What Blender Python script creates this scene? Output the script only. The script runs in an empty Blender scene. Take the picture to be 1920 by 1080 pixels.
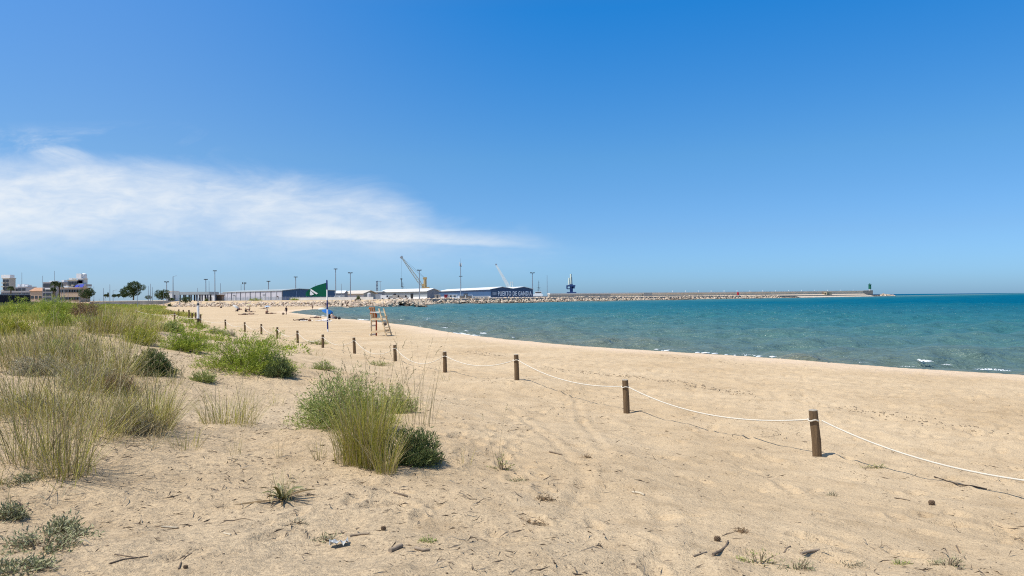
import bpy, bmesh, math, random
import numpy as np
from mathutils import Vector, Matrix, Euler

R = math.radians
rng = np.random.default_rng(7)
random.seed(7)
S = bpy.context.scene
COL = S.collection

# ------------------------------------------------------------------ camera
CAM = Vector((0, 0, 3.2))
F = 1400.0
cd = bpy.data.cameras.new('camera')
cam = bpy.data.objects.new('camera', cd); COL.objects.link(cam)
cd.sensor_width = 36; cd.lens = F / 1920 * 36; cd.clip_start = 0.1; cd.clip_end = 60000
CM = Matrix.Rotation(R(90.716), 3, 'X') @ Matrix.Rotation(R(-0.5), 3, 'Z')
cam.matrix_world = Matrix.Translation(CAM) @ CM.to_4x4()
S.camera = cam

# ------------------------------------------------------------------ sky, clouds, sun
SUN = Vector((-0.90, -0.43, 0)).normalized() * math.cos(R(62)) + Vector((0, 0, math.sin(R(62))))
W = bpy.data.worlds.new('World'); S.world = W; W.use_nodes = True
nt = W.node_tree; N = nt.nodes; L = nt.links; N.clear()
def nd(tree, typ, **kw):
    n = tree.nodes.new(typ)
    for k, v in kw.items():
        if hasattr(n, k) and not k.startswith('in_'): setattr(n, k, v)
    return n
def mth(tree, op, a, b=None, c=None, clamp=False):
    n = tree.nodes.new('ShaderNodeMath'); n.operation = op; n.use_clamp = clamp
    for i, v in enumerate((a, b, c)):
        if v is None: continue
        if isinstance(v, (int, float)): n.inputs[i].default_value = v
        else: tree.links.new(v, n.inputs[i])
    return n.outputs[0]
def sstep(tree, v, a, b):
    n = tree.nodes.new('ShaderNodeMapRange'); n.interpolation_type = 'SMOOTHSTEP'
    n.inputs['From Min'].default_value = a; n.inputs['From Max'].default_value = b
    tree.links.new(v, n.inputs['Value']); return n.outputs['Result']
def ramp(tree, fac, stops, interp='LINEAR'):
    n = tree.nodes.new('ShaderNodeValToRGB'); n.color_ramp.interpolation = interp
    e = n.color_ramp.elements
    while len(e) < len(stops): e.new(0.5)
    for k, (p, c) in enumerate(stops):
        e[k].position = p; e[k].color = (c[0], c[1], c[2], 1)
    tree.links.new(fac, n.inputs['Fac']); return n.outputs['Color']
def mixc(tree, fac, a, b, blend='MIX'):
    n = tree.nodes.new('ShaderNodeMix'); n.data_type = 'RGBA'; n.blend_type = blend
    for s, v in ((n.inputs[0], fac), (n.inputs[6], a), (n.inputs[7], b)):
        if isinstance(v, (int, float)): s.default_value = v
        elif isinstance(v, (tuple, list)): s.default_value = (v[0], v[1], v[2], 1)
        else: tree.links.new(v, s)
    return n.outputs[2]
def curve(tree, v, pts):
    n = tree.nodes.new('ShaderNodeFloatCurve'); c = n.mapping.curves[0]
    n.mapping.use_clip = False
    c.points[0].location = pts[0]; c.points[1].location = pts[-1]
    for p in pts[1:-1]: c.points.new(*p)
    n.mapping.update(); tree.links.new(v, n.inputs['Value']); return n.outputs[0]
def noise(tree, vec, scale, detail=4, rough=0.55, dist=0.0, dim='3D'):
    n = tree.nodes.new('ShaderNodeTexNoise'); n.noise_dimensions = dim
    n.inputs['Scale'].default_value = scale; n.inputs['Detail'].default_value = detail
    n.inputs['Roughness'].default_value = rough; n.inputs['Distortion'].default_value = dist
    if vec is not None: tree.links.new(vec, n.inputs['Vector'])
    return n.outputs['Fac']

sky = N.new('ShaderNodeTexSky'); sky.sky_type = 'NISHITA'; sky.sun_disc = False
sky.sun_elevation = R(62); sky.sun_rotation = math.atan2(SUN.x, SUN.y)
sky.air_density = 1.0; sky.dust_density = 0.6; sky.ozone_density = 2.0
tc = N.new('ShaderNodeTexCoord'); sep = N.new('ShaderNodeSeparateXYZ'); L.new(tc.outputs['Generated'], sep.inputs[0])
SX, SY, SZ = sep.outputs
# hand-set tint by height; unseen overhead sky made neutral for less blue fill
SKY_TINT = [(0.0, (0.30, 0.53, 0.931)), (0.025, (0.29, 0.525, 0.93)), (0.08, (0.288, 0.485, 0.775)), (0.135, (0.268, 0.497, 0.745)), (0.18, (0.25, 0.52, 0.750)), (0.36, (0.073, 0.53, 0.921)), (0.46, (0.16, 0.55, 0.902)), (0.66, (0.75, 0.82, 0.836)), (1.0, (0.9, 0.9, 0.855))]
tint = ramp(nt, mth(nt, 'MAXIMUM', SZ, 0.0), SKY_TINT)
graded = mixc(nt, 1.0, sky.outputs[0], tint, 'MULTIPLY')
# high thin cloud bank, laid out by compass direction
yy = mth(nt, 'MAXIMUM', SY, 0.08)
u = mth(nt, 'DIVIDE', SX, yy); v = mth(nt, 'DIVIDE', SZ, yy)
comb = N.new('ShaderNodeCombineXYZ'); L.new(u, comb.inputs[0]); L.new(v, comb.inputs[1])
mp = N.new('ShaderNodeMapping'); L.new(comb.outputs[0], mp.inputs[0])
mp.inputs['Rotation'].default_value = (0, 0, R(16)); mp.inputs['Scale'].default_value = (2.2, 7.0, 1)
n1 = noise(nt, mp.outputs[0], 2.6, 8, 0.62, 0.7)
mp2 = N.new('ShaderNodeMapping'); L.new(comb.outputs[0], mp2.inputs[0])
mp2.inputs['Rotation'].default_value = (0, 0, R(12)); mp2.inputs['Scale'].default_value = (3.0, 5.0, 1); mp2.inputs['Location'].default_value = (3.1, 1.7, 0)
n2 = noise(nt, mp2.outputs[0], 1.3, 5, 0.5)
n3 = noise(nt, mp.outputs[0], 9.0, 6, 0.6, 0.4)
un = mth(nt, 'DIVIDE', mth(nt, 'ADD', u, 1.2), 1.4)          # -1.2..0.2 -> 0..1
def U(x): return (x + 1.2) / 1.4
top = curve(nt, un, [(0, .21), (U(-.686), .194), (U(-.55), .190), (U(-.471), .184), (U(-.329), .168), (U(-.221), .154), (U(-.16), .145), (U(-.114), .122), (U(-.09), .104), (U(-.043), .088), (U(.046), .0705), (U(.075), .058), (1, .03)])
bot = curve(nt, un, [(0, .04), (U(-.6), .074), (U(-.3), .070), (U(-.1), .060), (U(.0), .058), (U(.045), .064), (1, .09)])
wob = mth(nt, 'MULTIPLY', mth(nt, 'SUBTRACT', n1, 0.5), 0.075)
a1 = mth(nt, 'SUBTRACT', mth(nt, 'ADD', top, wob), v)
m1 = sstep(nt, a1, -0.022, 0.040)
a2 = mth(nt, 'SUBTRACT', mth(nt, 'ADD', v, mth(nt, 'MULTIPLY', wob, .5)), bot)
m2 = sstep(nt, a2, -0.04, 0.05)
dens = mth(nt, 'ADD', mth(nt, 'MULTIPLY', n2, 0.80), mth(nt, 'MULTIPLY', n3, 0.62))
dens = sstep(nt, dens, 0.40, 1.0)
edge = sstep(nt, u, 0.075, -0.35)
body = mth(nt, 'MULTIPLY', mth(nt, 'MULTIPLY', m1, m2), mth(nt, 'ADD', mth(nt, 'MULTIPLY', dens, 0.55), 0.36))
body = mth(nt, 'MULTIPLY', body, mth(nt, 'ADD', mth(nt, 'MULTIPLY', edge, .45), .55))
# loose wisps above the bank
wm = mth(nt, 'MULTIPLY', sstep(nt, v, 0.185, 0.205), sstep(nt, v, 0.245, 0.21))
wm = mth(nt, 'MULTIPLY', wm, sstep(nt, u, -0.36, -0.5))
wm = mth(nt, 'MULTIPLY', wm, mth(nt, 'MULTIPLY', sstep(nt, n1, 0.46, 0.75), 0.40))
# milky haze low on the left
hz = mth(nt, 'MULTIPLY', mth(nt, 'MULTIPLY', sstep(nt, v, 0.13, 0.0), sstep(nt, u, 0.35, -0.6)), 0.10)
# the long bright streak that ends the bank
sc_ = curve(nt, un, [(0, .10), (U(-.285), .086), (U(-.114), .077), (U(.046), .0685), (1, .062)])
sd_ = mth(nt, 'SUBTRACT', mth(nt, 'ADD', v, mth(nt, 'MULTIPLY', wob, .12)), sc_)
stk = mth(nt, 'MULTIPLY', sstep(nt, sd_, -.007, .001), sstep(nt, sd_, .022, .001))
stk = mth(nt, 'MULTIPLY', mth(nt, 'MULTIPLY', stk, mth(nt, 'MULTIPLY', sstep(nt, u, -.42, -.22), sstep(nt, u, .08, -.05))), mth(nt, 'ADD', mth(nt, 'MULTIPLY', n3, .5), .12))
body = mth(nt, 'MAXIMUM', body, mth(nt, 'ADD', mth(nt, 'MULTIPLY', body, .8), stk))
cl = mth(nt, 'ADD', body, wm); cl = mth(nt, 'ADD', cl, hz)
cl = mth(nt, 'MAXIMUM', cl, mth(nt, 'ADD', mth(nt, 'MULTIPLY', cl, .92), mth(nt, 'MULTIPLY', sstep(nt, u, .12, -.62), .09)))
cl = mth(nt, 'MULTIPLY', cl, sstep(nt, SY, 0.05, 0.25), clamp=True)
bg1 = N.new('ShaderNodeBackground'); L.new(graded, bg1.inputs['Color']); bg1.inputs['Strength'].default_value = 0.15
bg2 = N.new('ShaderNodeBackground'); bg2.inputs['Color'].default_value = (0.90, 0.94, 0.97, 1); bg2.inputs['Strength'].default_value = 0.80
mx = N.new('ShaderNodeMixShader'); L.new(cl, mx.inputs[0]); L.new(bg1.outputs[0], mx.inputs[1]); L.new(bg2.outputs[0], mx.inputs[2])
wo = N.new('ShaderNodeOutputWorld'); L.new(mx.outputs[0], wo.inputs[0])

sl = bpy.data.lights.new('sun', 'SUN'); sl.energy = 4.2; sl.angle = R(0.53); sl.color = (1.0, 0.955, 0.88)
so = bpy.data.objects.new('sun', sl); COL.objects.link(so); so.location = (-30, -15, 60)
so.rotation_euler = SUN.to_track_quat('Z', 'Y').to_euler()
S.view_settings.view_transform = 'Standard'; S.view_settings.look = 'None'
S.view_settings.exposure = 0.3; S.view_settings.gamma = 1.0
S.cycles.use_denoising = False; S.cycles.sample_clamp_direct = 1.8; S.cycles.sample_clamp_indirect = 1.5; S.cycles.filter_width = 1.1; S.cycles.max_bounces = 6; S.cycles.transparent_max_bounces = 4
S.cycles.caustics_reflective = False; S.cycles.caustics_refractive = False

# ------------------------------------------------------------------ numeric helpers
def ray(px, py):
    d = CM @ Vector(((px - 960) / F, (540 - py) / F, -1)); return d.normalized()
def P(px, py, Y):
    d = ray(px, py); return CAM + d * (Y / d.y)
def _hash(ix, iy, s):
    h = (ix.astype(np.int64) * 374761393 + iy.astype(np.int64) * 668265263 + s * 974634777) & 0x7fffffff
    h = ((h ^ (h >> 13)) * 1274126177) & 0x7fffffff
    h = (h ^ (h >> 16)) & 0xffff
    return h / 65535.0
def vnoise(x, y, s=0):
    ix = np.floor(x); iy = np.floor(y); fx = x - ix; fy = y - iy
    fx = fx * fx * (3 - 2 * fx); fy = fy * fy * (3 - 2 * fy)
    a = _hash(ix, iy, s); b = _hash(ix + 1, iy, s); c = _hash(ix, iy + 1, s); d = _hash(ix + 1, iy + 1, s)
    return (a * (1 - fx) + b * fx) * (1 - fy) + (c * (1 - fx) + d * fx) * fy - 0.5
def fbm(x, y, o=4, s=0):
    r = 0; a = 1.0
    for k in range(o):
        r = r + a * vnoise(x * 2 ** k + 17.3 * k, y * 2 ** k - 9.1 * k, s + k); a *= 0.5
    return r
def ss(a, b, x):
    t = np.clip((x - a) / (b - a), 0, 1); return t * t * (3 - 2 * t)
def sdist(x, y, pts):
    """distance to a polyline, positive on its left-hand side"""
    best = np.full(x.shape, 1e18); sg = np.zeros(x.shape)
    for (ax, ay), (bx, by) in zip(pts[:-1], pts[1:]):
        dx, dy = bx - ax, by - ay; l2 = dx * dx + dy * dy
        t = np.clip(((x - ax) * dx + (y - ay) * dy) / l2, 0, 1)
        qx = x - ax - t * dx; qy = y - ay - t * dy; d2 = qx * qx + qy * qy
        cr = dx * (y - ay) - dy * (x - ax)
        m = d2 < best - 1e-9
        best = np.where(m, d2, best); sg = np.where(m, np.sign(cr), sg)
    return np.sqrt(best) * sg

FENCE = [(24, -24), (11.6, 0), (7.49, 7.7), (5.03, 12.3), (2.57, 16.9), (.12, 21.5), (-2.36, 26.1), (-4.82, 30.7), (-7.46, 35.3), (-10.1, 39.8), (-12.7, 44.2),
         (-15.3, 48.6), (-17.8, 53), (-20.4, 57), (-23.8, 62), (-29, 70), (-34, 80), (-44, 110), (-66, 150), (-90, 200), (-130, 290)]
SHORE = [(75, -60), (50, -15), (36, 4), (26, 16), (17.8, 26), (14.8, 29.6), (11, 35), (4.3, 43.4), (-2.4, 55.4), (-11.5, 80), (-20, 100), (-25, 109), (-42, 148), (-50, 166),
         (-56, 200), (-58, 232), (-66, 252), (-60, 262), (-44, 263), (-44, 390), (-44, 60000)]
def HMP(x, y):   # hand-placed swells of the dune: x, y, radius, height
    h = 0
    for bx, by, br, bh in ((-15, 25, 5.5, .95), (-9.5, 17, 4, .35), (-7, 19, 2.5, .22), (.1, 21.6, 2.0, .24), (-1.6, 9.7, 1.5, .16), (-6, 9.5, 2.2, .22), (-22, 34, 7, .8), (-30, 48, 9, .9), (-11.8, 16, 3, .3),
                           (-9, 12.5, 2.6, .25), (-40, 62, 12, 1.0), (-3.4, 14.5, 2.5, .12), (-55, 90, 16, .9)):
        h = h + bh * np.exp(-((x - bx) ** 2 + (y - by) ** 2) / (br * br))
    return h
TRACKS = []
def H(x, y):
    x = np.asarray(x, float); y = np.asarray(y, float)
    jag = 0.16 * fbm(x * 1.5, y * 1.5, 2, 6) * ss(90, 50, y) + 0.35 * fbm(x * .35, y * .35, 3, 5) + .5 * fbm(x * .09, y * .09, 2, 15)
    ds = sdist(x, y, SHORE) + jag * ss(250, 120, y)
    sf = sdist(x, y, FENCE)
    near = ss(120, 45, y)
    z = 0.33 + 0.10 * ss(0, 4, ds) + 0.15 * ss(3, 14, ds)
    z = np.where(ds < 0, np.maximum(0.33 + ds * 0.42, -0.05 + (ds + .9) * 0.07), z)
    z = np.maximum(z, -3.0)
    land = ss(0, 3, ds)
    dune = 0.45 * ss(0, 6, sf) + 0.45 * ss(3.5, 13, sf) + 0.25 * ss(13, 40, sf)
    z = z + land * dune * (0.55 + .45 * near) + land * HMP(x, y)
    rough = land * ss(-1, 7, sf)
    z = z + rough * (0.26 * fbm(x * .22, y * .22, 3, 1) * ss(3, 12, sf) + 0.11 * fbm(x * .8, y * .8, 4, 2) * (0.4 + 0.6 * ss(140, 30, y)))
    z = z + land * (0.06 * fbm(x * 1.3, y * 1.3, 3, 3) * ss(110, 40, y) + 0.045 * fbm(x * 4.2, y * 4.2, 2, 4) * ss(70, 25, y) * (.6 + .6 * ss(0, -3, sf)))
    yr = np.interp(x, [-900, -260, -150, -62, -44], [520, 330, 300, 270, 264])
    z = z + (2.75 - z) * ss(0, 3.5, y - yr) * (ds > 0)
    z = np.where((y > 420) & (ds > 0), 2.7, z)
    z = z + ss(-120, -210, x) * ss(170, 240, y) * (1 - ss(0, 3.5, y - yr)) * 1.3 * land
    for pts, w, dp in TRACKS:
        d = np.abs(sdist(x, y, pts)); z = z - dp * np.exp(-(d / w) ** 2) + dp * .55 * np.exp(-((d - 2.0 * w) / w) ** 2)
    return z
def H1(x, y): return float(H(np.array([x]), np.array([y]))[0])
def hit(px, py, lo=3.0, hi=500):
    d = ray(px, py); t = np.geomspace(lo, hi, 260)
    X = CAM.x + d.x * t; Y = CAM.y + d.y * t; Z = CAM.z + d.z * t
    h = H(X, Y); k = np.argmax(h > Z)
    if k == 0: k = 259
    a, b = t[k - 1], t[k]
    for _ in range(12):
        m = .5 * (a + b)
        if H1(d.x * m, d.y * m) > CAM.z + d.z * m: b = m
        else: a = m
    return Vector((d.x * b, d.y * b, H1(d.x * b, d.y * b)))
T_ = [[(960, 765), (1000, 800), (1060, 850), (1098, 890), (1085, 930), (1050, 985)], [(1080, 748), (1090, 790), (1122, 830), (1140, 850)], [(1230, 930), (1245, 980), (1240, 1050)]]
TR = []
for q in T_: TR.append(([(p.x, p.y) for p in (hit(*c) for c in q)], .075, .016))
TRACKS = TR

# ------------------------------------------------------------------ materials
MATS = {}
def newmat(name):
    m = bpy.data.materials.new(name); m.use_nodes = True; t = m.node_tree; t.nodes.clear()
    o = t.nodes.new('ShaderNodeOutputMaterial'); return m, t, o
def pm(name, col, rough=0.7, var=0.18, vscale=3.0, bump=0.0, bscale=20.0, metal=0.0, spec=0.35, streak=None):
    if name in MATS: return MATS[name]
    m, t, o = newmat(name)
    b = t.nodes.new('ShaderNodeBsdfPrincipled'); tcx = t.nodes.new('ShaderNodeTexCoord'); vec = tcx.outputs['Object']
    if streak:
        mpn = t.nodes.new('ShaderNodeMapping'); mpn.inputs['Scale'].default_value = streak; t.links.new(vec, mpn.inputs[0]); vec = mpn.outputs[0]
    n = noise(t, vec, vscale, 5, 0.6)
    lo = tuple(c * (1 - var) for c in col); hi = tuple(min(1, c * (1 + var)) for c in col)
    c = ramp(t, n, [(0.3, lo), (0.7, hi)])
    t.links.new(c, b.inputs['Base Color'])
    b.inputs['Roughness'].default_value = rough; b.inputs['Metallic'].default_value = metal; b.inputs['Specular IOR Level'].default_value = spec
    if bump:
        bn = t.nodes.new('ShaderNodeBump'); bn.inputs['Strength'].default_value = bump; bn.inputs['Distance'].default_value = 0.02
        t.links.new(noise(t, vec, bscale, 4, .6), bn.inputs['Height']); t.links.new(bn.outputs[0], b.inputs['Normal'])
    t.links.new(b.outputs[0], o.inputs[0]); MATS[name] = m; return m
def leafmat(name, stops, trans=0.25, rough=0.55):
    if name in MATS: return MATS[name]
    m, t, o = newmat(name)
    g = t.nodes.new('ShaderNodeNewGeometry')
    c = ramp(t, g.outputs['Random Per Island'], [(i / max(1, len(stops) - 1), s) for i, s in enumerate(stops)])
    b = t.nodes.new('ShaderNodeBsdfPrincipled'); b.inputs['Roughness'].default_value = rough; b.inputs['Specular IOR Level'].default_value = .3
    tr = t.nodes.new('ShaderNodeBsdfTranslucent'); mxs = t.nodes.new('ShaderNodeMixShader'); mxs.inputs[0].default_value = trans
    t.links.new(c, b.inputs['Base Color']); t.links.new(c, tr.inputs['Color'])
    t.links.new(b.outputs[0], mxs.inputs[1]); t.links.new(tr.outputs[0], mxs.inputs[2]); t.links.new(mxs.outputs[0], o.inputs[0])
    MATS[name] = m; return m

def sand_material():
    m, t, o = newmat('sand')
    tcx = t.nodes.new('ShaderNodeTexCoord'); vec = tcx.outputs['Object']
    at = t.nodes.new('ShaderNodeAttribute'); at.attribute_name = 'shore'; shore = at.outputs['Fac']
    at2 = t.nodes.new('ShaderNodeAttribute'); at2.attribute_name = 'litter'; lit = at2.outputs['Fac']
    big = noise(t, vec, 0.22, 5, .6); mid = noise(t, vec, 2.2, 6, .62); fine = noise(t, vec, 38, 3, .6)
    c = ramp(t, big, [(0.32, (0.495, 0.362, 0.216)), (0.68, (0.585, 0.447, 0.285))])
    c = mixc(t, 1.0, c, ramp(t, mid, [(0.3, (.86, .84, .81)), (.48, (1, 1, 1)), (.70, (1.09, 1.09, 1.08))]), 'MULTIPLY')
    c = mixc(t, 1.0, c, ramp(t, fine, [(0.25, (.72, .70, .67)), (.5, (1, 1, 1)), (.75, (1.12, 1.12, 1.1))]), 'MULTIPLY')
    # washed pale berm by the water, wet sand below it
    pale = mth(t, 'MULTIPLY', sstep(t, shore, -0.3, 0.4), sstep(t, mth(t, 'ADD', shore, mth(t, 'MULTIPLY', mid, 5.0)), 7.0, 3.2))
    c = mixc(t, mth(t, 'MULTIPLY', pale, .6), c, (0.70, 0.54, 0.39))
    # crushed organic litter among the dune plants
    litm = mth(t, 'MULTIPLY', lit, sstep(t, noise(t, vec, 15.0, 6, .75), 0.42, 0.64))
    c = mixc(t, mth(t, 'MULTIPLY', litm, .55), c, (0.23, 0.185, 0.13))
    # dark grains and chips; the dots also paint in shade of small lumps
    for sc, lo, hi, amt in ((9.0, .0, .11, .85), (24.0, .0, .16, .75), (60.0, .0, .2, .6)):
        vo = t.nodes.new('ShaderNodeTexVoronoi'); vo.inputs['Scale'].default_value = sc; vo.inputs['Randomness'].default_value = 1
        t.links.new(vec, vo.inputs['Vector'])
        sepc = t.nodes.new('ShaderNodeSeparateColor'); t.links.new(vo.outputs['Color'], sepc.inputs[0])
        sel = mth(t, 'GREATER_THAN', mth(t, 'ADD', sepc.outputs[0], mth(t, 'MULTIPLY', lit, .10)), 0.87)
        dot = mth(t, 'MULTIPLY', sstep(t, vo.outputs['Distance'], hi * 2.0, hi), sel)
        c = mixc(t, mth(t, 'MULTIPLY', dot, amt), c, (0.16, 0.115, 0.075))
    wet = sstep(t, shore, 0.0, -0.7)
    c = mixc(t, wet, c, (0.24, 0.18, 0.115))
    b = t.nodes.new('ShaderNodeBsdfPrincipled'); t.links.new(c, b.inputs['Base Color'])
    b.inputs['Roughness'].default_value = .92; b.inputs['Specular IOR Level'].default_value = .15
    h = mth(t, 'ADD', mth(t, 'MULTIPLY', noise(t, vec, 2.6, 3, .5), 0.035), mth(t, 'MULTIPLY', noise(t, vec, 18, 4, .68), 0.024))
    h = mth(t, 'ADD', h, mth(t, 'MULTIPLY', noise(t, vec, 60, 4, .7), 0.016))
    bn = t.nodes.new('ShaderNodeBump'); bn.inputs['Strength'].default_value = 1.0; bn.inputs['Distance'].default_value = 1.0
    t.links.new(h, bn.inputs['Height']); t.links.new(bn.outputs[0], b.inputs['Normal'])
    t.links.new(b.outputs[0], o.inputs[0]); return m
def sea_material():
    m, t, o = newmat('sea_water')
    at = t.nodes.new('ShaderNodeAttribute'); at.attribute_name = 'offshore'; off = at.outputs['Fac']
    tcx = t.nodes.new('ShaderNodeTexCoord'); vec = tcx.outputs['Object']
    mp = t.nodes.new('ShaderNodeMapping'); mp.inputs['Rotation'].default_value = (0, 0, R(4)); mp.inputs['Scale'].default_value = (.50, 1.0, 1); t.links.new(vec, mp.inputs[0])
    pat = noise(t, mp.outputs[0], .035, 4, .55)
    o2 = mth(t, 'MULTIPLY', off, mth(t, 'ADD', mth(t, 'MULTIPLY', pat, 1.0), .5))
    lg = mth(t, 'DIVIDE', mth(t, 'LOGARITHM', mth(t, 'MAXIMUM', mth(t, 'ADD', o2, 1.0), 1.0), 10.0), 4.0)
    c = ramp(t, lg, [(0.0, (.17, .175, .12)), (.20, (.125, .165, .13)), (.33, (.080, .165, .15)), (.44, (.028, .145, .16)), (.58, (.0, .100, .175)), (.75, (.0, .070, .165)), (1, (.0, .045, .15))])
    ch = mth(t, 'ADD', mth(t, 'MULTIPLY', noise(t, mp.outputs[0], 1.3, 5, .62, .3), 0.6), mth(t, 'MULTIPLY', noise(t, mp.outputs[0], .16, 4, .6), 2.2))
    bn = t.nodes.new('ShaderNodeBump'); bn.inputs['Strength'].default_value = 1.0; bn.inputs['Distance'].default_value = 1.0
    t.links.new(ch, bn.inputs['Height'])
    df = t.nodes.new('ShaderNodeBsdfDiffuse'); t.links.new(c, df.inputs['Color']); t.links.new(bn.outputs[0], df.inputs['Normal'])
    gl = t.nodes.new('ShaderNodeBsdfGlossy'); gl.inputs['Roughness'].default_value = .2; t.links.new(bn.outputs[0], gl.inputs['Normal'])
    fr = t.nodes.new('ShaderNodeFresnel'); fr.inputs['IOR'].default_value = 1.33; t.links.new(bn.outputs[0], fr.inputs['Normal'])
    cap = mth(t, 'MULTIPLY', sstep(t, off, 150, 5), .40)
    fac = mth(t, 'MINIMUM', fr.outputs[0], mth(t, 'ADD', cap, .02))
    mxs = t.nodes.new('ShaderNodeMixShader'); t.links.new(fac, mxs.inputs[0]); t.links.new(df.outputs[0], mxs.inputs[1]); t.links.new(gl.outputs[0], mxs.inputs[2])
    t.links.new(mxs.outputs[0], o.inputs[0]); return m

# ------------------------------------------------------------------ object helpers
def tag(o, label=None, cat=None, group=None, kind=None):
    if label: o['label'] = label
    if cat: o['category'] = cat
    if group: o['group'] = group
    if kind: o['kind'] = kind
    return o
def thing(name, label, cat, loc=(0, 0, 0), rz=0.0, group=None):
    o = bpy.data.objects.new(name, None); COL.objects.link(o); o.location = loc; o.rotation_euler = (0, 0, rz); o.empty_display_size = .2
    return tag(o, label, cat, group)
def link(name, me, mat, parent=None, loc=None, rz=0.0):
    if mat is not None and not me.materials: me.materials.append(mat)
    o = bpy.data.objects.new(name, me); COL.objects.link(o)
    if parent is not None: o.parent = parent
    if loc is not None: o.location = loc
    if rz: o.rotation_euler = (0, 0, rz)
    return o
def mesh_np(name, V, quads=None, tris=None, smooth=False):
    me = bpy.data.meshes.new(name); V = np.asarray(V, np.float32).reshape(-1, 3)
    q = np.zeros((0, 4), np.int32) if quads is None else np.asarray(quads, np.int32).reshape(-1, 4)
    t = np.zeros((0, 3), np.int32) if tris is None else np.asarray(tris, np.int32).reshape(-1, 3)
    me.vertices.add(len(V)); me.vertices.foreach_set('co', V.ravel())
    me.loops.add(q.size + t.size); me.loops.foreach_set('vertex_index', np.concatenate([q.ravel(), t.ravel()]).astype(np.int32))
    me.polygons.add(len(q) + len(t))
    st = np.concatenate([np.arange(len(q)) * 4, q.size + np.arange(len(t)) * 3]).astype(np.int32)
    me.polygons.foreach_set('loop_start', st)
    me.polygons.foreach_set('use_smooth', np.full(len(q) + len(t), smooth))
    me.update(calc_edges=True); me.validate(); return me
class MB:
    def __init__(s): s.v = []; s.f = []; s.sm = []
    def add(s, vs, fs, sm=False):
        k = len(s.v); s.v += [tuple(v) for v in vs]; s.f += [tuple(i + k for i in f) for f in fs]; s.sm += [sm] * len(fs); return s
    def box(s, c, d, rz=0.0, M=None):
        hx, hy, hz = d[0] / 2, d[1] / 2, d[2] / 2
        vs = [Vector((x, y, z)) for z in (-hz, hz) for x, y in ((-hx, -hy), (hx, -hy), (hx, hy), (-hx, hy))]
        Q = M if M is not None else Matrix.Rotation(rz, 3, 'Z')
        vs = [Q @ v + Vector(c) for v in vs]
        return s.add(vs, [(3, 2, 1, 0), (4, 5, 6, 7), (0, 1, 5, 4), (1, 2, 6, 5), (2, 3, 7, 6), (3, 0, 4, 7)])
    def beam(s, p, q, w, h):
        p = Vector(p); q = Vector(q); d = q - p; l = d.length; z = d.normalized()
        x = z.orthogonal() if abs(z.z) > .99 else z.cross(Vector((0, 0, 1)))
        x.normalize(); y = z.cross(x)
        M = Matrix((x, y, z)).transposed()
        return s.box((p + q) / 2, (w, h, l), M=M)
    def cone(s, p, q, r0, r1, n=10, cap=True):
        p = Vector(p); q = Vector(q); z = (q - p).normalized(); x = z.orthogonal().normalized(); y = z.cross(x)
        vs = []; 
        for c, r in ((p, r0), (q, r1)):
            for i in range(n):
                a = 2 * math.pi * i / n; vs.append(c + x * (r * math.cos(a)) + y * (r * math.sin(a)))
        s.add(vs, [(i, (i + 1) % n, n + (i + 1) % n, n + i) for i in range(n)], True)
        if cap: s.add(vs[:n], [tuple(range(n - 1, -1, -1))]); s.add(vs[n:], [tuple(range(n))])
        return s
    def tube(s, pts, rad, n=8):
        pts = [Vector(p) for p in pts]; m = len(pts); rr = rad if isinstance(rad, (list, tuple)) else [rad] * m
        vs = []; x = None
        for i, p in enumerate(pts):
            t = (pts[min(i + 1, m - 1)] - pts[max(i - 1, 0)]).normalized()
            if x is None: x = t.orthogonal().normalized()
            x = (x - t * x.dot(t)).normalized(); y = t.cross(x)
            for k in range(n):
                a = 2 * math.pi * k / n; vs.append(p + (x * math.cos(a) + y * math.sin(a)) * rr[i])
        fs = [(i * n + k, i * n + (k + 1) % n, (i + 1) * n + (k + 1) % n, (i + 1) * n + k) for i in range(m - 1) for k in range(n)]
        s.add(vs, fs, True); s.add(vs[:n], [tuple(range(n - 1, -1, -1))]); s.add(vs[-n:], [tuple(range(n))]); return s
    def ball(s, c, r, nu=10, nv=7):
        r = (r, r, r) if isinstance(r, (int, float)) else r; c = Vector(c); vs = [c + Vector((0, 0, -r[2]))]
        for j in range(1, nv):
            p = -math.pi / 2 + math.pi * j / nv
            for i in range(nu):
                a = 2 * math.pi * i / nu; vs.append(c + Vector((r[0] * math.cos(p) * math.cos(a), r[1] * math.cos(p) * math.sin(a), r[2] * math.sin(p))))
        vs.append(c + Vector((0, 0, r[2]))); e = len(vs) - 1; fs = []
        for i in range(nu):
            fs.append((0, 1 + (i + 1) % nu, 1 + i)); fs.append((e, 1 + (nv - 2) * nu + i, 1 + (nv - 2) * nu + (i + 1) % nu))
            for j in range(nv - 2): a = 1 + j * nu; fs.append((a + i, a + (i + 1) % nu, a + nu + (i + 1) % nu, a + nu + i))
        return s.add(vs, fs, True)
    def prism(s, poly, z0, z1):
        n = len(poly); vs = [(x, y, z0) for x, y in poly] + [(x, y, z1) for x, y in poly]
        return s.add(vs, [tuple(range(n - 1, -1, -1)), tuple(range(n, 2 * n))] + [(i, (i + 1) % n, n + (i + 1) % n, n + i) for i in range(n)])
    def mesh(s, name):
        me = bpy.data.meshes.new(name); me.from_pydata(s.v, [], s.f); me.polygons.foreach_set('use_smooth', s.sm); me.update(); return me
    def build(s, name, mat, parent=None, loc=None, rz=0.0): return link(name, s.mesh(name), mat, parent, loc, rz)
def kids(o): return [c for c in bpy.data.objects if c.parent == o]
def copy_tree(o, parent=None):
    c = o.copy(); COL.objects.link(c)
    if parent is not None: c.parent = parent
    for ch in kids(o): copy_tree(ch, c)
    return c

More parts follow.
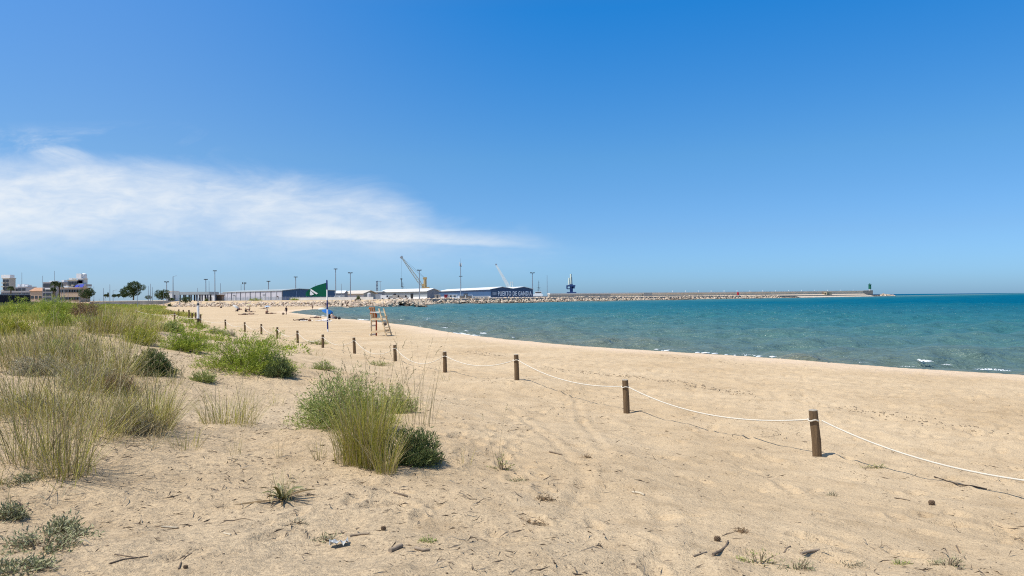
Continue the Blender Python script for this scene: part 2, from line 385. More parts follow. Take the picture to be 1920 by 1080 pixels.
# ------------------------------------------------------------------ the ground: one sheet to the horizon
def polar(angs, rads, fn):
    A, Rr = np.meshgrid(angs, rads); X = Rr * np.sin(A); Y = Rr * np.cos(A)
    return X, Y
def grid_quads(nr, nc, wrap=False):
    i = np.arange(nr - 1)[:, None]; j = np.arange(nc if wrap else nc - 1)[None, :]; j2 = (j + 1) % nc
    return np.stack([i * nc + j + 0 * j2, i * nc + j2, (i + 1) * nc + j2, (i + 1) * nc + j + 0 * j2], -1).reshape(-1, 4)
ang = np.concatenate([np.radians(np.arange(-180, -46, 2.0)), np.radians(np.linspace(-46, 46, 900)), np.radians(np.arange(48, 180, 2.0))])
rad = np.concatenate([[0.05, .6, 1.2, 2, 2.8], np.geomspace(3.4, 34, 470), np.geomspace(34.2, 120, 330), np.geomspace(121.5, 420, 110), np.geomspace(450, 50000, 26)])
X, Y = polar(ang, rad, None); Z = H(X, Y)
# footprints: walking trails and trampled patches pressed into the sheet
fpr = np.random.default_rng(17)
def dent(x, y, a, sc):
    m = (np.abs(X - x) < .6) & (np.abs(Y - y) < .6)
    if not m.any(): return
    lx = (X[m] - x) * math.cos(a) + (Y[m] - y) * math.sin(a); ly = -(X[m] - x) * math.sin(a) + (Y[m] - y) * math.cos(a)
    q = (lx / (.15 * sc)) ** 2 + (ly / (.075 * sc)) ** 2
    Z[m] += -.030 * sc * np.exp(-q ** 1.5) + .012 * sc * np.exp(-((np.sqrt(q) - 1.45) / .4) ** 2)
fi = slice(60, 972); XA, YA, ZA = X, Y, Z; r0_ = np.searchsorted(rad, 4); r1_ = np.searchsorted(rad, 48); X, Y, Z = XA[r0_:r1_], YA[r0_:r1_], ZA[r0_:r1_]
for tr in range(15):
    x0, y0 = fpr.uniform(-3, 12), fpr.uniform(5, 20); a = fpr.uniform(.9, 2.3) + (math.pi if tr % 2 else 0)
    for k in range(34):
        a += fpr.normal(0, .06); x0 += .62 * math.cos(a); y0 += .62 * math.sin(a); sd = .11 if k % 2 else -.11
        if 4.5 < math.hypot(x0, y0) < 46: dent(x0 - sd * math.sin(a), y0 + sd * math.cos(a), a + fpr.normal(0, .12), fpr.uniform(.8, 1.15))
for k in range(330):
    f = fpr.uniform(0, 1); y0 = 6 + 34 * f ** 1.3; x0 = fpr.uniform(-.3, .75) * y0 + fpr.normal(0, .5); dent(x0, y0, fpr.uniform(0, 6.28), fpr.uniform(.7, 1.5))
X, Y, Z = XA, YA, ZA
me = mesh_np('sand_ground', np.stack([X, Y, Z], -1), grid_quads(len(rad), len(ang), True), smooth=True)
dsv = sdist(X, Y, SHORE) + (0.35 * fbm(X * .35, Y * .35, 3, 5) + .5 * fbm(X * .09, Y * .09, 2, 15)) * ss(250, 120, Y); sfv = sdist(X, Y, FENCE)
litv = np.maximum(ss(4.5, 9.5, sfv + 2.5 * fbm(X * .4, Y * .4, 3, 9)) * (Y < 160), .9 * (Y > np.interp(X, [-900, -260, -150, -62, -44], [523, 333, 303, 273, 267])))
for nm, arr in (('shore', dsv), ('litter', litv)):
    a = me.attributes.new(nm, 'FLOAT', 'POINT'); a.data.foreach_set('value', arr.astype(np.float32).ravel())
tag(link('ground', me, sand_material()), kind='structure')

# ------------------------------------------------------------------ the sea
ang = np.radians(np.linspace(-50, 62, 760)); rad = np.concatenate([np.geomspace(14, 260, 640), np.geomspace(264, 50000, 170)])
X, Y = polar(ang, rad, None); OFF = -sdist(X, Y, SHORE[:-3] + [(-44, 390), (30, 480), (548, 1125), (700, 1300), (30000, 40000)])
def waves(X, Y, OFF):
    rr = np.hypot(X, Y); z = np.zeros_like(X)
    ph = 2.2 * fbm(X * .03, Y * .03, 3, 21) * 6 + 1.2 * fbm(X * .12, Y * .12, 2, 25)
    env = np.clip(.5 + 1.6 * fbm(X * .05, Y * .05, 2, 31), 0, 1)
    sw = np.sin(OFF * 2 * np.pi / 7.5 + ph); sw = np.where(sw > 0, np.abs(sw) ** 1.6, sw * .35)
    z += .20 * env * sw * ss(-.2, 5, OFF) * ss(90, 30, OFF)
    lr = np.random.default_rng(3)
    for k in range(9):
        wl = 1.3 * 1.32 ** k; th = R(-8) + lr.normal(0, .42); am = .020 * wl * lr.uniform(.7, 1.2); p0 = lr.uniform(0, 6.28)
        fade = ss(wl * 130, wl * 45, rr)
        z += am * np.sin((X * math.sin(th) + Y * math.cos(th)) * 2 * np.pi / wl + p0 + 2.5 * fbm(X * .4 / wl, Y * .4 / wl, 2, 40 + k)) * fade
    return z * ss(-1.0, 1.5, OFF)
Z = waves(X, Y, OFF)
me = mesh_np('sea', np.stack([X, Y, Z], -1), grid_quads(len(rad), len(ang)), smooth=True)
a = me.attributes.new('offshore', 'FLOAT', 'POINT'); a.data.foreach_set('value', np.where((OFF < 0) & (Y > 380), -OFF, np.maximum(OFF, 0)).astype(np.float32).ravel())
tag(link('sea', me, sea_material()), kind='structure')
foam = pm('foam', (.74, .77, .77), .8, .06, 4)
fm = MB()
def water_at(px, py):
    d = ray(px, py); t = -CAM.z / d.z; return CAM + d * t
FO = [(1310, 623, 22, 4), (1735, 680, 34, 4), (1808, 657, 18, 4), (1725, 678, 14, 3), (800, 597, 22, 2), (782, 592, 26, 2), (752, 601, 18, 2.5), (758, 605, 30, 2), (935, 597, 28, 2.2), (862, 596, 10, 2.5), (818, 594.5, 16, 1.6), (803, 601, 14, 3), (730, 590, 34, 1.8),
      (835, 616, 18, 2.0), (875, 622, 12, 1.8), (697, 588, 12, 1.5), (1500, 672, 30, 2), (1852, 696, 60, 3), (1775, 687, 26, 2), (1880, 698, 40, 2.5), (795, 609, 18, 2), (962, 634, 8, 2), (1400, 667, 40, 1.2), (1600, 682, 60, 1.4), (1700, 690, 50, 1.4), (1250, 657, 40, 1.0), (1010, 638, 30, 1.0), (905, 625, 24, 1.2), (850, 617, 22, 1.4), (780, 606, 26, 1.4), (690, 592, 26, 1.2), (640, 586, 24, 1.0), (1130, 600, 10, 1.2), (1560, 630, 14, 1.4), (1270, 612, 10, 1.2), (550, 583.5, 12, 1.5), (1695, 618, 8, 2)]
fr_ = random.Random(5)
for px, py, w, h in FO:
    for k in range(int(w * 1.5)):
        tt = fr_.uniform(-1, 1); q = water_at(px + tt * w * .5, py + fr_.uniform(-.4, .4) * h * (1 - tt * tt) + .8 * tt)
        sc = q.y / F; r = sc * h * fr_.uniform(.25, .6) * (1.1 - abs(tt))
        fm.ball((q.x, q.y, .07 + fr_.uniform(0, .5) * r), (r * fr_.uniform(.9, 1.8), r * 1.2, r * .55), 7, 5)
for (ax, ay), (bx, by) in zip(SHORE[3:13], SHORE[4:14]):
    l = math.hypot(bx - ax, by - ay); nx, ny = (by - ay) / l, -(bx - ax) / l
    for k in range(int(l * 14)):
        f = fr_.random(); x, y = ax + (bx - ax) * f, ay + (by - ay) * f; gt = float(fbm(np.array([x * .22]), np.array([y * .22]), 3, 51)[0])
        if gt < .15: continue
        o_ = fr_.choice((1.0, 1.1, 1.2, 2.9)) + .9 * gt + fr_.gauss(0, .12); r = fr_.uniform(.02, .06) * (1 + y / 90)
        fm.ball((x + nx * o_, y + ny * o_, .05 + fr_.uniform(0, .05)), (r * 2.2, r * 1.3, r * .5), 6, 4)
tag(fm.build('sea_foam', foam), 'white foam breaking on the shallow waves', None, None, 'stuff')
#MARK_HARBOUR

# ------------------------------------------------------------------ harbour: rocks, quay, breakwater
def facet_rock(seed, sub=1):
    bm = bmesh.new(); bmesh.ops.create_icosphere(bm, subdivisions=sub, radius=1.0); r = random.Random(seed)
    sx, sy, sz = r.uniform(.8, 1.25), r.uniform(.7, 1.0), r.uniform(.6, .85)
    pl = [(Vector((r.gauss(0, 1), r.gauss(0, 1), r.gauss(0, 1))).normalized(), r.uniform(.62, .9)) for _ in range(9)]
    for vv in bm.verts:
        c = vv.co.normalized()
        for n_, d_ in pl:
            k = c.dot(n_)
            if k > d_: c -= n_ * (k - d_)
        c *= r.uniform(.94, 1.06); vv.co = Vector((c.x * sx, c.y * sy, c.z * sz))
    me = bpy.data.meshes.new('boulder'); bm.to_mesh(me); bm.free(); return me
def rockmat(name, stops):
    m, t, o = newmat(name); g = t.nodes.new('ShaderNodeNewGeometry'); oi = t.nodes.new('ShaderNodeObjectInfo')
    rnd = mth(t, 'FRACT', mth(t, 'ADD', g.outputs['Random Per Island'], oi.outputs['Random']))
    c = ramp(t, rnd, [(i / (len(stops) - 1), s) for i, s in enumerate(stops)])
    tcx = t.nodes.new('ShaderNodeTexCoord'); sp = t.nodes.new('ShaderNodeSeparateXYZ'); t.links.new(g.outputs['Position'], sp.inputs[0])
    c = mixc(t, mth(t, 'MULTIPLY', sstep(t, sp.outputs[2], .75, .1), .85), c, (.055, .045, .032))     # weed line at the water
    nn = noise(t, g.outputs['Position'], 1.6, 5, .65)
    c = mixc(t, 1.0, c, ramp(t, nn, [(.3, (.75, .73, .7)), (.7, (1.12, 1.1, 1.08))]), 'MULTIPLY')
    b = t.nodes.new('ShaderNodeBsdfPrincipled'); t.links.new(c, b.inputs['Base Color']); b.inputs['Roughness'].default_value = .9
    t.links.new(b.outputs[0], o.inputs[0]); return m
ROCK = rockmat('limestone_rock', [(.52, .44, .33), (.64, .53, .40), (.40, .32, .23), (.68, .55, .43), (.30, .23, .16), (.60, .46, .36)])
VAR = [facet_rock(i, 1) for i in range(8)]
for me in VAR: me.materials.append(ROCK)
VARN = [(np.array([v.co[:] for v in me.vertices]), np.array([p.vertices[:] for p in me.polygons])) for me in VAR]
VARF = [facet_rock(50 + i, 0) if False else facet_rock(50 + i, 1) for i in range(4)]
def rotmats(n, g):
    q = g.normal(size=(n, 4)); q /= np.linalg.norm(q, axis=1)[:, None]; w, x, y, z = q.T
    return np.stack([1 - 2 * (y * y + z * z), 2 * (x * y - z * w), 2 * (x * z + y * w), 2 * (x * y + z * w), 1 - 2 * (x * x + z * z), 2 * (y * z - x * w), 2 * (x * z - y * w), 2 * (y * z + x * w), 1 - 2 * (x * x + y * y)], -1).reshape(n, 3, 3)
def bank(line, run, z0, z1, size, gap, g):
    """rock positions on a slope whose crest follows LINE and which falls to the right of it by RUN metres"""
    out = []
    for (ax, ay), (bx, by) in zip(line[:-1], line[1:]):
        l = math.hypot(bx - ax, by - ay); n = int(l * math.hypot(run, z1 - z0) / (gap * gap)); tx, ty = (bx - ax) / l, (by - ay) / l; nx, ny = ty, -tx
        s = g.uniform(-.02, 1.02, n); w = g.uniform(-.38, 1.02, n)
        zz = z1 + (z0 - z1) * np.clip(w, 0, 1) + g.normal(0, .16 * size, n)
        out.append(np.stack([ax + (bx - ax) * s + nx * run * w, ay + (by - ay) * s + ny * run * w, zz, size * g.uniform(.45, 1.0, n) ** 1.0], -1))
    return np.concatenate(out)
def rocks_mesh(name, P_, g):
    Vs, Ts, k = [], [], 0; n = len(P_); Rm = rotmats(n, g); idx = g.integers(0, 8, n)
    for i in range(n):
        v, t = VARN[idx[i]]; v = (v @ Rm[i].T) * P_[i, 3]; v[:, 2] *= .85
        Vs.append(v + P_[i, :3]); Ts.append(t + k); k += len(v)
    return mesh_np(name, np.concatenate(Vs), tris=np.concatenate(Ts))
g9 = np.random.default_rng(11)
conc = pm('concrete_pale', (.50, .44, .36), .85, .15, .8, .3, 8)
concg = pm('concrete_grey', (.42, .40, .37), .85, .15, .5, .3, 8)
brownwall = pm('brown_mole_wall', (.86, .66, .45), .85, .12, .06)
asphalt = pm('quay_paving', (.36, .33, .28), .9, .12, .2)
# quay platform
q = MB(); q.prism([(-44.4, 392), (60, 516), (60, 760), (-44.4, 760)], -3, 2.76); tag(q.build('quay', asphalt), kind='structure')
M0 = Vector((-42, 392, 0)); M1 = Vector((551, 1120, 0)); md = (M1 - M0).normalized(); mn = Vector((md.y, -md.x, 0)); ML = (M1 - M0).length
def mole(t, off=0.0, z=0.0): return M0 + md * t + mn * off + Vector((0, 0, z))
q = MB(); q.prism([tuple(mole(-6, -30).xy), tuple(mole(-6, 2).xy), tuple(mole(ML, 2).xy), tuple(mole(ML, -30).xy)], -3, 2.72)
tag(q.build('breakwater_base', asphalt), kind='structure')
# rock banks
near_line = [(-290, 338), (-150, 301.5), (-100, 284.5), (-66, 272.5), (-37, 267), (-35, 274), (-46, 300), (-45, 388)]
inner = bank([(-330, 349), (-150, 303), (-100, 286), (-66, 273)], 4.8, .45, 1.95, .8, .55, g9)
groin = bank([(-66, 273), (-40, 267.5)], 9.0, -.3, 2.0, 1.05, .72, g9)
tip = bank([(-40, 267.5), (-37, 272), (-44, 300), (-44, 388)], 6.0, -.4, 2.0, 1.05, 1.05, g9)
core = MB()
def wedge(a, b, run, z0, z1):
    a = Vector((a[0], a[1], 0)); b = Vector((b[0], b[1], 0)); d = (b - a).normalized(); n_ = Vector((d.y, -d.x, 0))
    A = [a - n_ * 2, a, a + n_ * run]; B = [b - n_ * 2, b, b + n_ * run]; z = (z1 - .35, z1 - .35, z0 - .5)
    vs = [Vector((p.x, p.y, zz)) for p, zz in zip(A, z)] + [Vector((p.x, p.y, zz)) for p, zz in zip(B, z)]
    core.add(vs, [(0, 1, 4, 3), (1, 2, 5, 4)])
allr = np.concatenate([inner, groin, tip]); order = np.argsort(-allr[:, 3] / np.hypot(allr[:, 0], allr[:, 1]))
front = order[:290]; rest = order[290:]
for k, i in enumerate(front):
    o = bpy.data.objects.new('boulder', VAR[k % 8]); COL.objects.link(o); x, y, z, s = allr[i]
    o.location = (x, y, z); o.scale = (s, s, s * .85); o.rotation_euler = (g9.uniform(0, 6), g9.uniform(0, 6), g9.uniform(0, 6))
    tag(o, 'pale limestone boulder on the rock bank at the head of the beach', 'boulder', 'boulders of the harbour rock bank')
tag(link('bank_rocks', rocks_mesh('bank_rocks', allr[rest], g9), ROCK), 'smaller pale rocks packed between the boulders of the bank', None, None, 'stuff')
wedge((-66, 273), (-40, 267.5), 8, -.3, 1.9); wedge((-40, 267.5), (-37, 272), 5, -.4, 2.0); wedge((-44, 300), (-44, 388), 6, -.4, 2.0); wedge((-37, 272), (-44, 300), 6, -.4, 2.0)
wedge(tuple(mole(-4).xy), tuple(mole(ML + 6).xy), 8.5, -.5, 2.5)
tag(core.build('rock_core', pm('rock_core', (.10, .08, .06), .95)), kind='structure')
mp_ = [tuple(mole(t).xy) for t in np.linspace(-4, ML + 4, 14)]
m1 = bank(mp_[:4], 8.5, -.5, 2.55, 1.1, 1.1, g9); m2 = bank(mp_[3:8], 8.5, -.5, 2.4, 1.3, 1.6, g9); m3 = bank(mp_[7:], 8.5, -.6, 1.3, 1.1, 2.4, g9)
e0 = mole(ML + 2, 0); head = []
for k in range(240):
    a = g9.uniform(0, 2 * np.pi); rr = g9.uniform(0, 1) ** .6
    head.append((e0.x + 5 + 16 * rr * math.cos(a), e0.y - 2 + 15 * rr * math.sin(a), 2.6 * (1 - rr) + g9.normal(0, .3) - .1, g9.uniform(1.0, 2.2)))
tag(link('breakwater_rocks', rocks_mesh('breakwater_rocks', np.concatenate([m1, m2, m3, np.array(head)]), g9), ROCK), 'long bank of pale rocks along the foot of the breakwater', None, None, 'stuff')
# breakwater wall
root = thing('breakwater_wall', 'long brown and pale concrete wall running out along the breakwater', 'sea wall', mole(0))
def tofx(px):                       # distance along the mole seen at a pixel column
    k = (px - 960) / F; b = mole(0, -8); return (k * b.y - b.x) / (md.x - k * md.y)
def wz(t): return 5.2 + 3.6 * t / ML
def wall_run(mb, t0, t1, off, zb, zt0, zt1, th):
    a, b = mole(t0, off), mole(t1, off); k = -mn * th
    o0 = mole(0)
    vs = [a, b, b + k, a + k]; V_ = [(p - o0) + Vector((0, 0, zb)) for p in vs] + [(p - o0) + Vector((0, 0, zz)) for p, zz in zip(vs, (zt0, zt1, zt1, zt0))]
    mb.add(V_, [(3, 2, 1, 0), (4, 5, 6, 7), (0, 1, 5, 4), (1, 2, 6, 5), (2, 3, 7, 6), (3, 0, 4, 7)])
ta, tb, tc_, te = tofx(1145), tofx(1205), tofx(1221), tofx(1618); t00 = tofx(1030)
b = MB(); wall_run(b, ta, tb - .3, -8, 2.6, wz(ta) - .5, wz(tb) - .5, 1.2); wall_run(b, tc_, te, -8, 2.6, wz(tc_) - .6, wz(te) - .6, 1.2); b.build('brown_facing', brownwall, root)
b = MB(); wall_run(b, t00, ta - .02, -8, 2.6, wz(t00) - .6, wz(ta) - .55, 1.2); wall_run(b, tb, tc_ - .2, -7, 2.6, wz(tb) - .3, wz(tc_) - .3, 3); b.build('pale_section', conc, root)
b = MB(); wall_run(b, t00, te, -7.8, wz(t00) - .6 + .0, wz(t00), wz(te), 2.0)
b = MB(); o0 = mole(0)
for i in range(12):
    s0 = t00 + (te - t00) * i / 12; s1 = t00 + (te - t00) * (i + 1) / 12 - .02
    a_, b_ = mole(s0, -7.6) - o0, mole(s1, -7.6) - o0; k_ = -mn * 2
    b.add([p + Vector((0, 0, z)) for p, z in ((a_, wz(s0) - .85), (b_, wz(s1) - .85), (b_ + k_, wz(s1) - .85), (a_ + k_, wz(s0) - .85), (a_, wz(s0)), (b_, wz(s1)), (b_ + k_, wz(s1)), (a_ + k_, wz(s0)))],
          [(3, 2, 1, 0), (4, 5, 6, 7), (0, 1, 5, 4), (1, 2, 6, 5), (2, 3, 7, 6), (3, 0, 4, 7)])
b.build('coping', pm('coping', (.90, .80, .70), .8), root)
b = MB(); wall_run(b, te + .05, ML, -9, 2.6, wz(te), wz(ML) + .3, 10); b.build('round_head', pm('head_wall', (.42, .34, .26), .85, .2, .3), root)
b = MB()
for i in range(12):
    s0 = t00 + (te - t00) * i / 12; s1 = t00 + (te - t00) * (i + 1) / 12; z1_, z2_ = 2.9 + 1.8 * i / 12, 2.9 + 1.8 * (i + 1) / 12
    b.add([mole(s0, -2.6) - o0 + Vector((0, 0, 2.6)), mole(s1, -2.6) - o0 + Vector((0, 0, 2.6)), mole(s1, -7.9) - o0 + Vector((0, 0, z2_)), mole(s0, -7.9) - o0 + Vector((0, 0, z1_))], [(0, 1, 2, 3)])
for i in range(7, 12):
    s0 = t00 + (te - t00) * i / 12; s1 = t00 + (te - t00) * (i + 1) / 12
    b.add([mole(s0, 7.5) - o0 + Vector((0, 0, .2)), mole(s1, 7.5) - o0 + Vector((0, 0, .2)), mole(s1, -2.6) - o0 + Vector((0, 0, 2.95)), mole(s0, -2.6) - o0 + Vector((0, 0, 2.95))], [(0, 1, 2, 3)])
b.build('sloping_apron', pm('apron', (.56, .46, .35), .85, .1, .3), root)
wmat = pm('white_paint', (.80, .80, .78), .5, .04, 2); dk = pm('dark_metal', (.06, .065, .07), .5, .1, 2); gmet = pm('galvanised', (.30, .33, .36), .5, .1, 2, metal=.3)
nlm = 15
for i in range(nlm):
    t = tofx(1262 + 26 * i * .93); p = mole(t, -8.6, wz(t)); b = MB(); b.cone((0, 0, 0), (0, 0, .9), .22, .16, 6); b.ball((0, 0, 1.05), (.32, .32, .22), 7, 5)
    tag(b.build('bollard_light', wmat, None, p), 'small white lamp on top of the breakwater wall', 'lamp', 'white lamps along the breakwater wall')
# green harbour light at the head
p = mole(ML - 1, -13, 0); t = thing('harbour_light', 'green and white light tower standing at the end of the breakwater', 'light tower', (p.x, p.y, 2.7))
sc = p.y / F
b = MB(); b.cone((0, 0, 0), (0, 0, 8.3), 1.7, 1.5, 16); b.build('base', wmat, t)
grn = pm('green_paint', (.012, .13, .075), .5, .1, 2)
b = MB(); b.cone((0, 0, 8.3), (0, 0, 14.8), 2.0, 1.9, 16); b.build('tower', grn, t)
b = MB(); b.cone((0, 0, 14.8), (0, 0, 15.2), 2.4, 2.4, 16); [b.beam((2.2 * math.cos(a), 2.2 * math.sin(a), 15.2), (2.2 * math.cos(a), 2.2 * math.sin(a), 16.3), .12, .12) for a in np.linspace(0, 5.5, 8)]; b.build('gallery', grn, t)
b = MB(); b.cone((0, 0, 15.2), (0, 0, 16.6), .6, .5, 10); b.cone((0, 0, 16.6), (0, 0, 17.2), .7, .05, 10); b.build('lantern', grn, t)
# red beacon
tt = tofx(1374); p = mole(tt, -3, 2.7); t = thing('red_beacon', 'red cylindrical beacon on a pale plinth along the breakwater', 'beacon', p)
b = MB(); b.box((0, 0, .4), (3.2, 3.2, .8)); b.build('plinth', conc, t)
b = MB(); b.cone((0, 0, .8), (0, 0, 3.2), 1.0, .95, 12); b.cone((0, 0, 3.2), (0, 0, 3.7), 1.15, .3, 12); b.build('drum', pm('red_paint', (.42, .02, .03), .5, .08, 2), t)
# shelter on the breakwater road
tt = tofx(1546); p = mole(tt, -4, 2.7); t = thing('shelter', 'cream flat roofed shelter with open bays on the breakwater', 'shelter', p, math.atan2(md.y, md.x))
Ls = 22
b = MB(); b.box((0, 0, 3.4), (Ls, 3.4, .7)); b.build('roof', pm('cream', (.60, .50, .33), .8), t)
for i in range(6):
    b = MB(); b.box((-Ls / 2 + .5 + i * (Ls - 1) / 5, -1.2, 1.52), (.8, .5, 3.04)); b.build('pillar', pm('cream', 0), t)
b = MB(); b.box((0, 1.4, 1.52), (Ls - .5, .25, 3.04)); b.build('back_wall', pm('cream', 0), t)

# ------------------------------------------------------------------ harbour buildings
def xy(px, Y): p = P(px, 550, Y); return Vector((p.x, Y, 0))
def zat(px, py, Y): return P(px, py, Y).z
GZ = 2.75
def gable_shed(name, label, corner, far, pxr, eave, rise, ridge_at=.5, twin=False, mats=None, overhang=.5, long_name='side_wall'):
    """a shed: CORNER is the near corner, its long side runs to FAR, its gable end to the picture column PXR"""
    rd = (far - corner); Ln = rd.length; rd.normalize(); gd = Vector((rd.y, -rd.x, 0))
    k = (pxr - 960) / F; w = (k * corner.y - corner.x) / (gd.x - k * gd.y)
    t = thing(name, label, 'warehouse', (corner.x, corner.y, GZ)); M = Matrix((rd, gd, Vector((0, 0, 1)))).transposed()
    def T(a, c, z): return M @ Vector((a, c, z))
    prof = [(0, eave)]
    if twin: prof += [(w * .27, eave + rise), (w * .52, eave + rise * .25), (w * .78, eave + rise), (w, eave)]
    else: prof += [(w * ridge_at, eave + rise), (w, eave)]
    b = MB(); b.add([T(0, 0, 0), T(Ln, 0, 0), T(Ln, 0, eave), T(0, 0, eave)], [(1, 0, 3, 2)]); b.add([T(0, w, 0), T(Ln, w, 0), T(Ln, w, eave), T(0, w, eave)], [(0, 1, 2, 3)]); b.build(long_name, mats[0], t)
    for a in (0, Ln):
        b = MB(); b.add([T(a, 0, 0)] + [T(a, c, z) for c, z in prof] + [T(a, w, 0)], [tuple(range(len(prof) + 2))]); b.build('gable_wall', mats[1], t)
    b = MB(); o = overhang
    pr = [(prof[0][0] - o, prof[0][1] - .02)] + prof[1:-1] + [(w + o, prof[-1][1] - .02)]
    for (c0, z0), (c1, z1) in zip(pr[:-1], pr[1:]):
        vs = [T(-o, c0, z0 + .03), T(Ln + o, c0, z0 + .03), T(Ln + o, c1, z1 + .03), T(-o, c1, z1 + .03)]; b.add(vs + [v + Vector((0, 0, .3)) for v in vs], [(0, 1, 2, 3), (7, 6, 5, 4), (1, 0, 4, 5), (2, 1, 5, 6), (3, 2, 6, 7), (0, 3, 7, 4)])
    b.build('roof', mats[2], t)
    return t, T, Ln, w
lav = pm('lavender_cladding', (.47, .46, .50), .6, .06, .3); greyband = pm('grey_band', (.32, .34, .38), .6, .06, .3)
blue = pm('blue_cladding', (.035, .095, .20), .55, .10, .25); dkblue = pm('dark_blue_cladding', (.050, .085, .16), .55, .10, .25)
rfw = pm('white_roof', (.72, .72, .70), .5, .06, .2); rfg = pm('grey_roof', (.34, .38, .38), .5, .08, .3); slate = pm('slate_and_shaded_wall', (.22, .25, .29), .7, .08, .3); greenwall = pm('grey_green_wall', (.32, .36, .37), .7, .08, .3)
rfb = pm('beige_roof', (.55, .49, .41), .6, .1, .2); trim = pm('pale_trim', (.55, .56, .58), .6, .05); openm = pm('dark_opening', (.012, .013, .015), .8)
# 1 the lavender shed with the blue gable
t, T, Ln, w = gable_shed('warehouse', 'long lavender grey shed with a blue gable end behind the green flag', xy(530, 400), xy(418, 470), 628, 5.0, .95, .3, mats=(lav, blue, rfg), overhang=.4)
b = MB(); b.add([T(.05, -.06, 0), T(Ln - .05, -.06, 0), T(Ln - .05, -.06, 1.7), T(.05, -.06, 1.7), T(.05, -.02, 0), T(Ln - .05, -.02, 0), T(Ln - .05, -.02, 1.7), T(.05, -.02, 1.7)], [(1, 0, 3, 2), (3, 7, 6, 2), (0, 4, 7, 3)]); b.build('lower_band', greyband, t)
for i in range(13):
    a = .3 + i * (Ln - .6) / 12; c = T(a, -.2, 2.45); b = MB(); b.box(c, (.34, .3, 4.9), math.atan2(T(1, 0, 0).y, T(1, 0, 0).x)); b.build('pilaster', trim if i % 2 else pm('dark_pilaster', (.16, .17, .2), .6), t)
for a in (Ln * .27, Ln * .78):
    c = T(a, -.15, 1.5); b = MB(); b.box(c, (3.6, .25, 3.0), math.atan2(T(1, 0, 0).y, T(1, 0, 0).x)); d_ = b.build('door', pm('shed_door', (.40, .41, .43), .6), t)
    b = MB(); b.box(T(a, -.3, 3.05), (4.0, .2, .25), math.atan2(T(1, 0, 0).y, T(1, 0, 0).x)); b.build('frame', dk, d_)
b = MB(); b.add([T(-.06, .1, 0), T(-.06, w - .1, 0), T(-.06, w - .1, 1.6), T(-.06, .1, 1.6)], [(0, 1, 2, 3)]); b.build('lower_band', pm('blue_grey_band', (.20, .25, .36), .6, .05), t)
for c in (w * .25, w * .47, w * .7):
    b = MB(); b.add([T(-.1, c, .1), T(-.1, c + .3, .1), T(-.1, c + .3, 5.0), T(-.1, c, 5.0)], [(0, 1, 2, 3)]); b.build('seam_strip', pm('blue_strip', (.14, .24, .42), .6, .05), t)
# 2 the one with the lettering
t, T, Ln, w = gable_shed('lettered_warehouse', 'dark blue harbour warehouse with PUERTO DE GANDIA lettered on its twin gables', xy(920, 470), xy(822, 590), 999, 5.45, 1.55, twin=True, mats=(blue, dkblue, rfw), overhang=.7)
b = MB(); b.add([T(.02, -.08, 0), T(Ln - .02, -.08, 0), T(Ln - .02, -.08, 1.5), T(.02, -.08, 1.5)], [(1, 0, 3, 2)]); b.build('lower_band', trim, t)
b = MB(); b.add([T(-.08, .02, 0), T(-.08, w - .02, 0), T(-.08, w - .02, .7), T(-.08, .02, .7)], [(0, 1, 2, 3)]); b.build('lower_band', trim, t)
b = MB(); b.box(T(Ln * .42, -.15, 1.75), (9, .3, 3.3), math.atan2(T(1, 0, 0).y, T(1, 0, 0).x)); b.build('door', openm, t)
fc = bpy.data.curves.new('lettering', 'FONT'); fc.body = 'PUERTO DE GANDIA'; fc.size = 3.1; fc.extrude = .05; fc.offset = .05; fc.align_x = 'LEFT'; fc.space_character = 1.14
fo = bpy.data.objects.new('tmp', fc); COL.objects.link(fo); dg = bpy.context.evaluated_depsgraph_get(); tm = bpy.data.meshes.new_from_object(fo.evaluated_get(dg)); bpy.data.objects.remove(fo); tm.name = 'lettering'
cs = [v.co.x for v in tm.vertices]; wid = max(cs) - min(cs); f_ = w * .80 / wid
gdv = (T(0, 1, 0) - T(0, 0, 0)); Mt = Matrix((gdv, Vector((0, 0, 1)), gdv.cross(Vector((0, 0, 1))))).transposed()
base = T(-.2, w * .165, 1.55)
for v_ in tm.vertices: v_.co = base + Mt @ Vector((v_.co.x * f_, v_.co.y * 1.28, v_.co.z))
tm.materials.clear(); link('lettering', tm, pm('letter_paint', (.85, .87, .90), .6, .03), t)
b = MB(); b.add([T(-.16, w * .04, 1.9), T(-.16, w * .135, 1.9), T(-.16, w * .135, 4.0), T(-.16, w * .04, 4.0)], [(0, 1, 2, 3)]); b.build('emblem', pm('emblem_paint', (.24, .28, .34), .6, .35, 1.4), t)
# 3 white-roofed shed
t, T, Ln, w = gable_shed('white_roofed_shed', 'grey green shed under a broad white roof, below the yellow crane', xy(801, 480), xy(714, 520), 823, 4.7, 1.75, mats=(greenwall, slate, rfw), overhang=1.0)  # gable end gets the darker slate colour as painted shade
b = MB(); b.add([T(.02, -.08, 0), T(Ln - .02, -.08, 0), T(Ln - .02, -.08, 1.4), T(.02, -.08, 1.4)], [(1, 0, 3, 2)]); b.build('lower_band', wmat, t)
for a in (Ln * .31, Ln * .68):
    b = MB(); b.box(T(a, -.15, 1.9), (2.6, .3, 3.2), math.atan2(T(1, 0, 0).y, T(1, 0, 0).x)); b.build('door', openm, t)
